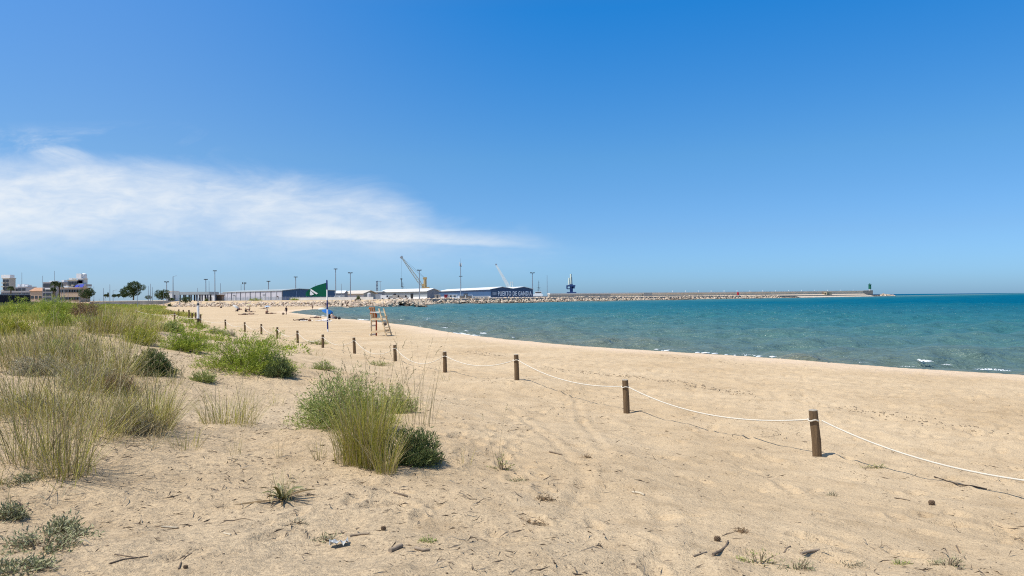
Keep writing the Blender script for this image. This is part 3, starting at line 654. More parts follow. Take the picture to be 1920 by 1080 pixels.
# 4 beige-roofed low shed, with silo and slate annexe
t, T, Ln, w = gable_shed('beige_roofed_shed', 'pale grey wall shed with a beige roof, next to the upright silo', xy(682, 450), xy(646, 462), 704, 3.3, 1.9, mats=(pm('pale_grey_wall', (.50, .50, .52), .7, .06), greenwall, rfb), overhang=1.2)
p = xy(692, 446); t = thing('silo', 'upright pale cylinder tank beside the beige roofed shed', 'silo', (p.x, p.y, GZ)); b = MB(); b.cone((0, 0, 0), (0, 0, 3.5), 1.0, 1.0, 18); b.build('tank', trim, t); b = MB(); b.cone((0, 0, 3.5), (0, 0, 3.9), 1.06, .2, 18); b.build('lid', rfw, t)
t, T, Ln, w = gable_shed('slate_annexe', 'blue grey flat block between the silo and the white roofed shed', xy(716, 470), xy(696, 474), 721, 4.3, .5, mats=(slate, slate, rfg))
t, T, Ln, w = gable_shed('domed_shed', 'low dark shed with a humped white roof behind the flag pole', xy(646, 430), xy(628, 436), 652, 3.6, 1.3, mats=(slate, slate, rfw), overhang=.4)
# left: canopy, long white shed, container
def boxbuild(name, label, cat, px0, px1, Y, y0, y1, mat, depth=8, roof=None, z0=None):
    a, c = xy(px0, Y), xy(px1, Y); z0 = GZ if z0 is None else z0; zt = zat((px0 + px1) / 2, y0, Y); hh = zt - z0; ww = c.x - a.x
    t = thing(name, label, cat, ((a.x + c.x) / 2, Y + depth / 2, z0)); b = MB(); b.box((0, 0, hh / 2), (ww, depth, hh)); b.build('wall', mat, t)
    b = MB(); b.box((0, 0, hh + .16), (ww + .5, depth + .5, .3)); b.build('roof', roof or mat, t); return t, ww, hh, depth
t, ww, hh, dp = boxbuild('white_shed', 'low white shed behind the flat grey canopy', 'shed', 311, 322, 372, 546.5, 560, wmat)
b = MB(); b.box((0, -dp / 2 - .05, 1.1), (1.2, .1, 2.2)); b.build('door', dk, t)
t, ww, hh, dp = boxbuild('white_store', 'long low white store at the foot of a tall floodlight mast', 'shed', 372, 412, 395, 551, 560, wmat)
b = MB(); b.box((0, -dp / 2 - .05, 1.1), (3.2, .1, 2.0)); b.build('door', concg, t)
p0, p1 = xy(322, 360), xy(392, 360); z1 = zat(350, 547.3, 360); z0 = zat(350, 552.5, 360); t = thing('flat_canopy', 'wide flat grey canopy on dark pillars by the harbour gate', 'canopy', ((p0.x + p1.x) / 2, 360, GZ)); ww = p1.x - p0.x
b = MB(); b.box((0, 6, (z0 + z1) / 2 - GZ), (ww, 12, z1 - z0)); b.build('roof', pm('canopy_slab', (.36, .40, .41), .7, .08, .3), t)
for i in range(7):
    for dy in (.8, 11):
        b = MB(); b.box((-ww / 2 + 1 + i * (ww - 2) / 6, dy, (z0 - GZ) / 2), (.55, .55, z0 - GZ - .004)); b.build('pillar', pm('canopy_pillar', (.10, .11, .14), .7), t)
t, ww, hh, dp = boxbuild('container', 'brown shipping container beside the lavender shed', 'container', 406, 416, 372, 554, 561, pm('brown_container', (.23, .15, .10), .7, .12, .6, streak=(8, 1, 1)), 3, pm('brown_container', 0))
b = MB(); b.box((0, -dp / 2 - .06, hh / 2), (1.6, .08, hh * .8)); b.build('door', pm('container_door', (.15, .10, .07), .7), t)
t, ww, hh, dp = boxbuild('container', 'small red container among the pale cabins on the quay', 'container', 833, 838.5, 425, 553.5, 559, pm('red_container', (.38, .03, .04), .6, .08), 2.4, pm('red_container', 0))
b = MB(); b.box((0, -dp / 2 - .06, hh / 2), (.9, .08, hh * .8)); b.build('door', pm('red_door', (.28, .02, .03), .6), t)
t, ww, hh, dp = boxbuild('cabin', 'white flat cabin next to the small red container', 'cabin', 840, 857, 426, 553.5, 559, wmat, 3)
b = MB(); b.box((-1, -dp / 2 - .06, 1.0), (.9, .08, 1.9)); b.build('door', dk, t); b = MB(); b.box((1.2, -dp / 2 - .06, 1.4), (1.2, .08, .8)); b.build('window', dk, t)
t, ww, hh, dp = boxbuild('cabin', 'cream cabin with a pitched lid left of the red container, before the blue shed', 'cabin', 815, 825, 428, 553.5, 559, conc, 3)
b = MB(); b.box((0, -dp / 2 - .06, 1.0), (.9, .08, 1.9)); b.build('door', dk, t)
# wire cage on the quay
pc = xy(873, 424); t = thing('wire_cage', 'grey wire cage of stacked gear at the foot of the antenna mast', 'cage', (pc.x, 424, GZ)); wc = xy(886, 424).x - xy(861, 424).x; hc = zat(873, 553, 424) - GZ
b = MB()
for i in range(14): b.beam((-wc / 2 + i * wc / 13, 0, 0), (-wc / 2 + i * wc / 13, 0, hc), .07, .07)
b.build('mesh_panel', gmet, t); b = MB()
for z in (.05, hc): b.beam((-wc / 2, .1, z), (wc / 2, .1, z), .15, .15)
for x in (-wc / 2, 0, wc / 2): b.beam((x, .1, 0), (x, .1, hc), .22, .22)
b.build('frame', wmat, t); b = MB(); b.box((0, 2, hc * .35), (wc * .9, 2.4, hc * .7)); b.build('stacked_gear', pm('gear', (.16, .14, .12), .8, .4, .9), t)
# vans and cars on the quay
def vehicle(name, label, cat, px, Y, body, L_=4.4, Hh=1.5, van=False, rz=0.0, group='vehicles parked on the quay'):
    p = xy(px, Y); t = thing(name, label, cat, (p.x, Y, GZ), rz, group); b = MB(); w2 = .85
    pr = [(-L_ / 2, .35), (L_ / 2, .35), (L_ / 2, .8), (L_ / 2 - .15, 1.0), (L_ * .22, 1.08), (L_ * .08, Hh), (-L_ * .34, Hh), (-L_ * .47, 1.05)] if not van else [(-L_ / 2, .35), (L_ / 2, .35), (L_ / 2, .9), (L_ / 2 - .2, 1.15), (L_ * .33, 1.25), (L_ * .22, Hh), (-L_ / 2 + .05, Hh)]
    n_ = len(pr); vs = [(x, -w2, z) for x, z in pr] + [(x, w2, z) for x, z in pr]; b.add(vs, [tuple(range(n_)), tuple(range(2 * n_ - 1, n_ - 1, -1))] + [((i + 1) % n_, i, n_ + i, n_ + (i + 1) % n_) for i in range(n_)]); b.build('body', body, t)
    b = MB(); x0, x1 = (-L_ * .32, L_ * .07) if not van else (L_ * .10, L_ * .24); b.add([(x0, -w2 - .02, 1.08), (x1 + .25, -w2 - .02, 1.08), (x1, -w2 - .02, Hh - .1), (x0 + .1, -w2 - .02, Hh - .1)], [(0, 1, 2, 3)]); b.build('window', openm, t)
    for sx in (-1, 1):
        for sy in (-1, 1):
            b = MB(); b.cone((sx * L_ * .3, sy * w2 - .1, .33), (sx * L_ * .3, sy * w2 + .1, .33), .33, .33, 12); b.build('wheel', pm('tyre', (.02, .02, .02), .9), t)
vehicle('parked_car', 'white car parked beside the blue gable of the lavender shed', 'car', 634, 330, wmat)
for px, Y, lab, mt in ((723, 400, 'white van parked below the grey green shed', wmat), (744, 402, 'tan van between two dark shed doors', conc), (758, 404, 'grey van behind the tan van', concg), (735, 398, 'silver car half hidden behind the rocks', concg)):
    vehicle('parked_van' if 'van' in lab else 'parked_car', lab, 'van' if 'van' in lab else 'car', px, Y, mt, 5.2 if 'van' in lab else 4.4, 2.2 if 'van' in lab else 1.5, 'van' in lab)
# parapet and chain fence on the near quay edge
def along(px0, px1, Y0, Y1, n):
    return [xy(px0 + (px1 - px0) * i / n, Y0 + (Y1 - Y0) * i / n) for i in range(n + 1)]
pp = along(545, 700, 318, 292, 8); t = thing('parapet_wall', 'low pale parapet wall above the rock bank, behind the lifeguard chair', 'wall', (pp[0].x, pp[0].y, GZ)); b = MB()
for a, c in zip(pp[:-1], pp[1:]): b.beam(a - pp[0] + Vector((0, 0, .55)), c - pp[0] + Vector((0, 0, .55)) - (c - a) * .002, .35, 1.15)
b.build('wall', pm('parapet', (.58, .55, .50), .85, .1, .4), t)
pp = along(418, 640, 345, 330, 34); t = thing('mesh_fence', 'grey mesh fence on thin posts in front of the lavender shed', 'fence', (pp[0].x, pp[0].y, GZ))
for i, a in enumerate(pp):
    b = MB(); b.cone(a - pp[0], a - pp[0] + Vector((0, 0, 1.9)), .06, .05, 6); b.build('post', gmet, t)
b = MB()
for a, c in zip(pp[:-1], pp[1:]):
    for z in (.3, .7, 1.1, 1.5, 1.85): b.beam(a - pp[0] + Vector((0, 0, z)), c - pp[0] + Vector((0, 0, z)), .025, .025)
b.build('mesh_panel', gmet, t)
pp = along(862, 1030, 452, 520, 5); t = thing('quay_wall', 'long pale concrete wall on the quay edge below the lettered warehouse', 'wall', (pp[0].x, pp[0].y, GZ)); b = MB()
for a, c in zip(pp[:-1], pp[1:]): b.beam(a - pp[0] + Vector((0, 0, .6)), c - pp[0] + Vector((0, 0, .6)) - (c - a) * .002, .4, 1.3)
b.build('wall', pm('parapet', 0), t)
pp = along(168, 330, 285, 300, 10); t = thing('boundary_wall', 'low grey boundary wall beyond the dune, from the hotel to the flat canopy', 'wall', (pp[0].x, pp[0].y, 1.6)); b = MB()
for a, c in zip(pp[:-1], pp[1:]): b.beam(a - pp[0] + Vector((0, 0, .7)), c - pp[0] + Vector((0, 0, .7)) - (c - a) * .002, .3, 1.4)
b.build('wall', pm('boundary_grey', (.40, .39, .36), .85, .25, .3), t)
# floodlight masts
def mast(px, ytop, Y, kind, label, thick=1.0, group='floodlight masts of the harbour', z0=None):
    p = xy(px, Y); z0 = GZ - .3 if z0 is None else z0; zt = zat(px, ytop, Y); h = zt - z0; r = .30 * Y / 400 * thick
    t = thing('lamp_mast' if kind != 'thin' else 'thin_mast', label, 'mast', (p.x, Y, z0), 0, group)
    b = MB(); b.cone((0, 0, 0), (0, 0, h), r, r * .6, 8); b.build('pole', gmet, t)
    s = Y / 400
    if kind == 'ring':
        b = MB(); b.cone((0, 0, h), (0, 0, h + .25 * s), .55 * s, .55 * s, 10); [b.box((math.cos(a) * .75 * s, math.sin(a) * .75 * s, h + .05), (.45 * s, .45 * s, .4 * s)) for a in np.linspace(0, 5.3, 8)]; b.build('lamp_ring', dk, t)
    elif kind == 'bar':
        b = MB(); b.beam((-1.1 * s, 0, h), (1.1 * s, 0, h), .25 * s, .25 * s); [b.box((x * s, -.15 * s, h + .22 * s), (.42 * s, .4 * s, .4 * s)) for x in (-1, -.4, .4, 1)]; b.build('lamp_bar', dk, t)
    elif kind == 'arm':
        b = MB(); b.beam((0, 0, h), (1.6 * s, 0, h + .35 * s), .14 * s, .14 * s); b.box((1.7 * s, 0, h + .35 * s), (.7 * s, .3 * s, .16 * s)); b.build('lamp_arm', gmet, t)
    elif kind == 'three':
        b = MB(); [b.box((x * s, 0, h + .3 * s), (.35 * s, .4 * s, 1.0 * s)) for x in (-.85, 0, .85)]; b.beam((-1 * s, 0, h - .1), (1 * s, 0, h - .1), .12, .12); b.build('lamp_bar', dk, t)
    return t
mast(403, 508, 330, 'ring', 'tall ring headed floodlight mast at the end of the white store')
mast(386, 524, 372, 'ring', 'shorter ring headed mast above the flat grey canopy')
mast(458, 532, 520, 'three', 'three headed lamp mast rising behind the lavender shed roof')
mast(503.5, 527.5, 520, 'ring', 'lamp mast behind the middle of the lavender shed roof')
mast(554.5, 519.5, 520, 'ring', 'lamp mast behind the blue gable peak')
mast(629.5, 504.5, 372, 'ring', 'very tall mast by the end of the blue gable, right of the flag')
mast(657, 512, 430, 'bar', 'bar headed floodlight mast in front of the beige roof')
mast(786.5, 507, 440, 'bar', 'bar headed floodlight mast in front of the yellow crane boom')
mast(998.5, 512, 490, 'bar', 'bar headed mast at the corner of the lettered warehouse')
mast(312.5, 529, 330, 'bar', 'lamp mast beside the round dark tree')
mast(324.5, 518.5, 330, 'arm', 'thin street lamp mast in front of the flat canopy')
for px, yt, Y, lab in ((413.5, 531, 380, 'thin pole at the end of the lavender shed'), (592, 533, 420, 'thin pole hidden by the green flag'), (640, 532, 400, 'thin pole in front of the domed roof'), (370.5, 540, 380, 'short thin pole on the canopy roof'), (392, 527, 380, 'thin pole right of the canopy'), (1026, 516, 520, 'bare mast right of the moored boat'),
                       (452, 533, 510, 'thin pole next to the three headed lamp'), (206, 533, 300, 'dark pole beside the small cypress'), (282, 532, 290, 'bare thin pole right of the large tree'), (285.5, 538, 290, 'second bare pole right of the large tree'), (278, 536, 290, 'pale thin pole nearest the large tree')):
    mast(px, yt, Y, 'thin', lab, .55, 'thin poles along the harbour')
# antenna mast
p = xy(864, 428); z0 = GZ - .3; t = thing('antenna_mast', 'tall slender antenna mast with white panels near its top', 'mast', (p.x, 428, z0)); h = zat(864, 493, 428) - z0
b = MB(); b.cone((0, 0, 0), (0, 0, 4.5), .38, .32, 10); b.cone((0, 0, 4.5), (0, 0, h), .26, .16, 8); b.build('pole', gmet, t)
b = MB(); b.box((-.55, -.1, h - .6), (.3, .3, 2.2)); b.box((.5, 0, h - .9), (.3, .3, 1.8)); b.build('panel', wmat, t)
b = MB(); b.box((.1, .3, h - 1.5), (1.0, .5, 1.2)); b.build('panel', pm('blue_grey_metal', (.14, .20, .28), .5), t)
hx = zat(864, 518, 428) - z0; b = MB(); b.beam((-1.0, 0, hx), (1.0, 0, hx), .35, .35); b.build('crossbar', dk, t)
b = MB(); b.cone((0, 0, h), (0, 0, h + 2.6), .07, .03, 6); b.build('whip', gmet, t)
# yellow harbour crane
p = xy(797, 560); t = thing('yellow_crane', 'yellow harbour crane with its long lattice boom raised over the white roof', 'crane', (p.x, 560, GZ)); yel = pm('crane_yellow', (.42, .31, .14), .55, .12, .6); kh = pm('crane_boom', (.37, .34, .24), .55, .12, .6)
def C(px, py): q_ = P(px, py, 560); return Vector((q_.x - p.x, 0, q_.z - GZ))
b = MB(); b.cone((0, 0, 0), C(797, 523), 1.35, 1.15, 12); b.build('tower', yel, t)
b = MB(); b.box(C(797, 521.5), (2.6, 2.2, 1.3)); b.beam(C(793, 522), C(800, 523.5), .5, .9); b.build('tower_head', yel, t)
b = MB(); b.box(C(794, 534.5), (1.6, 2.0, 1.8)); b.build('cab', yel, t)
b = MB(); b.box(C(798, 542), (5.5, 4.5, 3.0)); b.build('machine_house', yel, t)
b = MB(); t0_, t1_ = C(793.5, 539), C(752.6, 482); dv = (t1_ - t0_); nv = Vector((-dv.z, 0, dv.x)).normalized()
for sy in (-.9, .9):
    for sgn in (-1, 1):
        b.tube([t0_ + Vector((0, sy * .6, 0)), t0_ + dv * .18 + nv * sgn * .95 + Vector((0, sy, 0)), t0_ + dv * .55 + nv * sgn * .75 + Vector((0, sy, 0)), t1_ + nv * sgn * .25 + Vector((0, sy * .4, 0))], .16, 6)
for i in range(24):
    f0 = .1 + .88 * i / 24; f1 = .1 + .88 * (i + 1) / 24; wdt = lambda f: .85 * min(1, f / .18) * (1 - .65 * max(0, (f - .5) / .5)); s_ = 1 if i % 2 else -1
    for sy in (-.9, .9): b.beam(t0_ + dv * f0 + nv * s_ * wdt(f0) + Vector((0, sy, 0)), t0_ + dv * f1 - nv * s_ * wdt(f1) + Vector((0, sy, 0)), .1, .1)
b.build('boom', kh, t)
b = MB(); b.beam(t1_ - dv * .03, t1_ + dv * .02, 1.5, 2.0); b.build('boom_head', gmet, t)
b = MB(); b.tube([C(797, 521), t1_], .06, 5); b.tube([C(795, 521), t0_ + dv * .8], .06, 5); b.build('stay_cable', dk, t)
b = MB(); b.tube([t1_, C(752.6, 521)], .05, 5); b.build('hoist_rope', dk, t)
b = MB(); b.box(C(752.6, 523), (1.3, .8, .9)); b.box(C(752.8, 531), (.4, .4, 6.0)); b.build('hook_block', dk, t)
# white mobile crane
p = xy(957, 600); t = thing('white_crane', 'white mobile crane with a slanting box boom behind the lettered warehouse', 'crane', (p.x, 600, GZ)); 
def C(px, py): q_ = P(px, py, 600); return Vector((q_.x - p.x, 0, q_.z - GZ))
bw = pm('crane_white', (.60, .68, .68), .5, .06, .5)
b = MB(); a_, c_ = C(955, 540), C(930.5, 497.5); d_ = c_ - a_
vs = []
n2 = Vector((-d_.z, 0, d_.x)).normalized()
for q_, ww_ in ((a_, 2.9), (c_, 1.1)):
    for s1, s2 in ((-1, -1), (1, -1), (1, 1), (-1, 1)): vs.append(q_ + n2 * s1 * ww_ * .55 + Vector((0, s2 * ww_ * .5, 0)))
b.add(vs, [(3, 2, 1, 0), (4, 5, 6, 7), (0, 1, 5, 4), (1, 2, 6, 5), (2, 3, 7, 6), (3, 0, 4, 7)]); b.build('boom', bw, t)
b = MB(); b.box(C(930.2, 496), (1.1, 1.0, 1.3)); b.beam(C(928.5, 496), C(932, 496), .3, .3); b.build('boom_head', gmet, t)
b = MB()
for px in (957.5, 961.5): b.beam(C(px, 540), C(px, 528), .5, .5)
b.beam(C(957, 528.5), C(962, 530), .5, .5); b.beam(C(957, 533), C(962, 533), .3, .3); b.build('mast_frame', bw, t)
b = MB(); b.box(C(958, 543) , (7, 4, 4.0)); b.build('machine_house', bw, t)
b = MB(); b.box((0, 0, 1.2), (11, 3.6, 1.5)); b.build('carrier', bw, t)
# blue and white portal crane out on the breakwater
p = xy(1071.5, 620); t = thing('portal_crane', 'blue portal crane with a pale folded jib out on the breakwater', 'crane', (p.x, 620, 2.74)); bl = pm('crane_blue', (.02, .055, .17), .55, .1, .5)
def C(px, py): q_ = P(px, py, 620); return Vector((q_.x - p.x, 0, q_.z - 2.74))
b = MB()
for sx in (-1, 1):
    for sy in (-2.5, 2.5): b.beam(Vector((sx * 3.3, sy, 0)), Vector((sx * 3.3, sy, C(1071, 549.5).z)), 1.0, 1.0)
b.box((0, 0, C(1071, 549).z), (7.6, 6, 1.2)); b.build('portal', bl, t)
b = MB(); b.box(C(1071.3, 541.5), (2.4, 2.4, 7.5)); b.build('column', bl, t)
b = MB(); b.box(C(1071.5, 535.2) + Vector((0, 0, -.3)), (6.2, 4, 1.2)); b.beam(C(1063, 535), C(1063, 541.5), .8, .8); b.beam(C(1063, 541.5), C(1069, 541.5), .8, .8); b.box(C(1075, 538), (2.2, 2.4, 2.6)); b.build('machine_house', bl, t)
b = MB()
for x_ in (1066, 1069): b.beam(C(x_, 534), C(x_ + 1, 521), .7, .9)
for k in range(5): b.beam(C(1066 + .2 * k, 533 - 2.6 * k), C(1069.6 + .15 * k, 531.5 - 2.6 * k), .45, .45)
b.beam(C(1071, 534), C(1070.2, 513.5), 1.0, 1.2); b.build('jib', pm('jib_pale', (.58, .64, .56), .6, .06), t)
b = MB(); b.beam(C(1072.3, 535), C(1071.5, 520), .6, .8); b.build('back_stay', bl, t)
# moored boat right of the lettered warehouse
def ship(name, label, px, Y, L_, ytop, zdeck, mat1, mat2, rz=0.0):
    p = xy(px, Y); t = thing(name, label, 'ship', (p.x, Y, 0), rz, 'ships moored in the harbour'); b = MB(); n_ = 8; vs = []
    for i in range(n_ + 1):
        x = -L_ / 2 + L_ * i / n_; wv = L_ * .11 * (1 - max(0, (i - 5) / 3.0) ** 2 * .98); zt = zdeck + (.8 * max(0, (i - 4) / 4) ** 2) * 1.5
        vs += [(x, -wv, zt), (x, -wv * .7, -.5), (x, wv * .7, -.5), (x, wv, zt)]
    fs = [(4 * i + k, 4 * i + k + 4, 4 * i + k + 5, 4 * i + k + 1) for i in range(n_) for k in range(3)] + [(4 * i + 3, 4 * i + 7, 4 * i + 4, 4 * i) for i in range(n_)] + [(0, 1, 2, 3)]
    b.add(vs, fs); b.build('hull', mat1, t)
    zt = zat(px, ytop, Y); b = MB(); b.box((-L_ * .18, 0, zdeck + 1.3), (L_ * .38, L_ * .17, 2.6)); b.box((-L_ * .14, 0, zdeck + 3.6), (L_ * .22, L_ * .14, 2.0)); dh = b.build('deckhouse', mat2, t)
    b = MB(); b.box((-L_ * .14, -L_ * .07 - .05, zdeck + 3.8), (L_ * .2, .08, .7)); b.build('window', openm, dh)
    b = MB(); b.cone((-L_ * .12, 0, zdeck + 4.6), (-L_ * .12, 0, zt), .22, .1, 6); zz = zdeck + 4.6
    for f_, hw in ((.35, 1.6), (.6, 1.0), (.8, .7)): b.beam((-L_ * .12 - hw, 0, zz + (zt - zz) * f_), (-L_ * .12 + hw, 0, zz + (zt - zz) * f_), .14, .14)
    b.beam((-L_ * .12 - 1.4, 0, zz), (-L_ * .12, 0, zz + (zt - zz) * .5), .12, .12); b.beam((-L_ * .12 + 1.4, 0, zz), (-L_ * .12, 0, zz + (zt - zz) * .5), .12, .12); b.build('mast', dk, t); return t
ship('moored_boat', 'white boat with a dark mast moored right of the lettered warehouse', 1017, 600, 24, 526, 3.0, wmat, wmat)
ship('moored_ship', 'dark hulled ship whose mast shows above the white roof beside the crane hook', 762, 640, 26, 528, 6.2, dk, concg)
p = xy(707, 560); t = thing('radar_tower', 'dark lattice radar tower rising behind the slate annexe', 'tower', (p.x, 560, GZ)); hh = zat(707, 526, 560) - GZ; b = MB()
for sx in (-.5, .5):
    for sy in (-.5, .5): b.beam((sx, sy, 0), (sx, sy, hh - .5), .2, .2)
for k in range(8): b.beam((-.5, -.5, hh * k / 8), (.5, -.5, hh * (k + 1) / 8), .14, .14)
b.build('frame', gmet, t)
for k in range(3): b = MB(); b.box((0, 0, hh - .8 - 2.7 * k), (1.3, 1.3, .9)); b.build('drum', pm('blue_grey_metal', 0), t)
b = MB(); b.beam((.9, 0, hh - .9), (3.4, 0, hh - .7), .3, .3); b.beam((2.4, 0, hh - .9), (2.4, 0, hh - 8), .18, .18); b.build('radar_bar', gmet, t)
#MARK_TOWN

# ------------------------------------------------------------------ the town on the left
cream = pm('cream_render', (.52, .47, .38), .85, .06, .2); greyr = pm('grey_render', (.36, .35, .36), .85, .08, .2); tan = pm('tan_render', (.50, .38, .28), .85, .08, .2); glass = pm('dark_glass', (.05, .06, .075), .25, .1, 1)
BZ = 2.2
def block(name, label, px0, px1, Y, ytop, mat, rows, cols, depth=12, rz=0.0, roofbox=None, balcony=False, pitched=None, win=(1.3, 1.4), cat='building'):
    a, c = xy(px0, Y), xy(px1, Y); zt = zat((px0 + px1) / 2, ytop, Y); hh = zt - BZ; ww = c.x - a.x; o_ = ((a.x + c.x) / 2, Y, BZ)
    t = thing(name, label, cat, o_, rz); b = MB(); b.box((0, depth / 2, hh / 2), (ww, depth, hh)); wl = b.build('wall', mat, t)
    if pitched:
        b = MB(); e = .5; b.add([(-ww / 2 - e, -e, hh + .02), (ww / 2 + e, -e, hh + .02), (ww / 2 + e, depth + e, hh + .02), (-ww / 2 - e, depth + e, hh + .02), (-ww / 2 - e, depth / 2, hh + pitched), (ww / 2 + e, depth / 2, hh + pitched)], [(3, 2, 1, 0), (0, 1, 5, 4), (2, 3, 4, 5), (0, 4, 3), (1, 2, 5)]); b.build('roof', pm('terracotta', (.44, .25, .15), .85, .2, 1), t)
    else:
        b = MB(); b.box((0, depth / 2, hh + .2), (ww + .4, depth + .4, .4)); rf = b.build('roof', mat, t)
        if roofbox:
            for (fx, w_, h_) in roofbox: b = MB(); b.box((fx * ww, depth * .4, hh + .4 + h_ / 2), (w_, 3.5, h_)); b.build('roof_hut', wmat, rf)
    for r in range(rows):
        for k in range(cols):
            z = 2.2 + (hh - 3.4) * (r / max(1, rows - 1)) if rows > 1 else hh * .5; x = -ww / 2 + ww * (k + .5) / cols
            b = MB(); b.box((x, -.06, z), (win[0], .12, win[1])); b.build('window', glass, t)
            if balcony and k % 2 == 0: b = MB(); b.box((x, -.7, z - 1.0), (ww / cols * .9, 1.3, .5)); b.build('balcony', mat, t)
    return t, ww, hh
block('apartment_tower', 'tall cream apartment tower at the far end of the town', 5, 17, 380, 522.5, cream, 6, 2, 5, roofbox=[(-.1, 4.5, 1.6)], balcony=True)
block('apartment_block', 'grey stepped block just right of the cream tower', 27, 34, 400, 540, greyr, 3, 2, 9, roofbox=[(0, 1.2, 1.6)])
block('apartment_block', 'pale grey low block with a tall thin pole before it', 34.5, 48, 398, 538.5, pm('pale_render', (.50, .50, .52), .85, .06), 3, 3, 9, roofbox=[(-.2, 1.6, 1.3), (.3, 1.3, .8)])
block('terrace_building', 'long grey terraced building above the dark fence', 2, 55, 372, 547.5, greyr, 2, 12, 8, win=(1.4, 1.0))
block('gabled_house', 'tan house with a terracotta pitched roof between the grey blocks', 57, 79, 360, 545.5, tan, 1, 3, 9, pitched=1.7)
block('apartment_block', 'grey block with a white awning behind the palms', 81, 96.5, 350, 530.5, greyr, 4, 3, 12, roofbox=[(.1, 2.6, .7)])
block('apartment_block', 'flat roofed tan block directly behind the two palms', 97, 118, 365, 530, pm('sand_render', (.45, .40, .34), .85, .06), 4, 4, 11, roofbox=[(.2, 1.2, 1.0)])
block('hotel', 'stepped pale hotel with a white roof terrace and blue awnings', 127, 146, 345, 526, cream, 5, 4, 4, balcony=True, roofbox=[(-.2, 1.5, .8)])
t, ww, hh = block('hotel_wing', 'taller white hotel wing carrying a round white roof hut', 146.3, 155, 345, 523.5, pm('white_render', (.66, .64, .60), .85, .05), 5, 4, 4, roofbox=[(-.3, 2.2, 2.2)])
b = MB(); b.cone((ww * .25, 2, hh + .4), (ww * .25, 2, hh + 2.2), 1.3, 1.2, 14); b.ball((ww * .25, 2, hh + 2.2), (1.2, 1.2, .6), 12, 6); b.build('roof_drum', wmat, t)
b = MB(); b.box((ww * .62, 1, zat(163, 535, 345) - BZ), (4.0, 5, 1.0)); b.build('balcony_prow', greyr, t)
block('low_building', 'low brown cluttered building under the hotel terraces', 112, 150, 330, 540.5, tan, 2, 8, 8, win=(1.5, 1.2))
bluec = pm('blue_awning', (.015, .035, .33), .7, .06, 1)
for px0, px1, y0, y1, lab in ((143, 149.5, 534, 538.5, 'blue awning on the left of the hotel terrace'), (150.5, 158, 533, 539.5, 'large blue awning hanging on the white hotel wing'), (136, 141, 538.5, 543, 'small blue awning low on the hotel front')):
    a, c = P(px0, y0, 342), P(px1, y1, 342); t = thing('awning', lab, 'awning', ((a.x + c.x) / 2, 340.5, a.z), 0, 'blue hotel awnings'); wq = c.x - a.x; dz = c.z - a.z
    b = MB(); b.add([(-wq / 2, 0, dz), (wq / 2, 0, dz), (wq / 2, 1.5, 0), (-wq / 2, 1.5, 0), (-wq / 2, .06, dz - .05), (wq / 2, .06, dz - .05), (wq / 2, 1.56, -.05), (-wq / 2, 1.56, -.05)], [(0, 1, 2, 3), (7, 6, 5, 4), (0, 4, 5, 1), (1, 5, 6, 2), (2, 6, 7, 3), (3, 7, 4, 0)]); b.build('fabric', bluec, t)
    b = MB(); b.beam((-wq / 2, 0, dz), (-wq / 2, 2.9, dz), .06, .06); b.beam((wq / 2, 0, dz), (wq / 2, 2.9, dz), .06, .06); b.build('bracket', gmet, t)
for px0, px1, y0, lab in ((84, 96, 541.5, 'white canvas awning in front of the grey block'), (110, 119, 537, 'white canopy left of the hotel'), (120, 127, 538, 'smaller white canopy nearest the hotel corner')):
    a, c = P(px0, y0, 322), P(px1, y0, 322); t = thing('canopy', lab, 'canopy', ((a.x + c.x) / 2, 322, BZ), 0, 'white canopies of the sea front bars'); wq = c.x - a.x; hq = a.z - BZ
    b = MB(); b.box((0, 2, hq), (wq, 4, .45)); b.build('canvas', wmat, t)
    for sx in (-1, 1): b = MB(); b.beam((sx * wq * .45, .3, 0), (sx * wq * .45, .3, hq - .24), .1, .1); b.build('post', gmet, t)
pp = along(-60, 57, 250, 262, 12); t = thing('dark_fence', 'long dark boarded fence along the top of the dune', 'fence', (pp[0].x, pp[0].y, 1.8)); zt = zat(20, 552.3, 254) - 1.8
b = MB()
for a, c in zip(pp[:-1], pp[1:]): b.beam(a - pp[0] + Vector((0, 0, zt / 2)), c - pp[0] + Vector((0, 0, zt / 2)) - (c - a) * .002, .15, zt - .3)
b.build('panel', pm('fence_dark', (.018, .018, .028), .7, .2, .6), t)
b = MB()
for a, c in zip(pp[:-1], pp[1:]): b.beam(a - pp[0] + Vector((0, 0, zt)), c - pp[0] + Vector((0, 0, zt)) - (c - a) * .002, .3, .3)
b.build('rail', greyr, t)
for a in pp: b = MB(); b.box(a - pp[0] + Vector((0, -.22, zt / 2)), (.28, .28, zt - .32)); b.build('post', pm('fence_post_dark', (.03, .03, .04), .7), t)
for px, yt, Y, kind, lab in ((41, 511, 300, 'thin', 'thin pale pole before the low grey town block'), (80, 517, 310, 'thin', 'thin pale pole by the grey block with the awning'), (102, 508, 330, 'thin', 'dark spire rising over the two palms'), (127.5, 523, 310, 'thin', 'thin pole at the hotel corner'), (176, 537, 300, 'thin', 'faint pole right of the hotel tree'), (194, 540, 300, 'thin', 'faint pole between hotel tree and cypress'), (149.5, 531, 290, 'thin', 'white pole in front of the blue awning'), (115, 528, 300, 'thin', 'white pole right of the palms'),
                            (212, 545, 320, 'arm', 'street lamp with a raised arm right of the cypress'), (257.5, 541, 190, 'thin', 'white pole under the large pine crown'), (307, 547, 250, 'thin', 'white pole before the round dark tree'), (336.5, 547, 260, 'thin', 'white pole before the flat canopy')):
    mast(px, yt, Y, kind, lab, .5 if kind == 'thin' else .6, 'street poles of the town', BZ - .6)

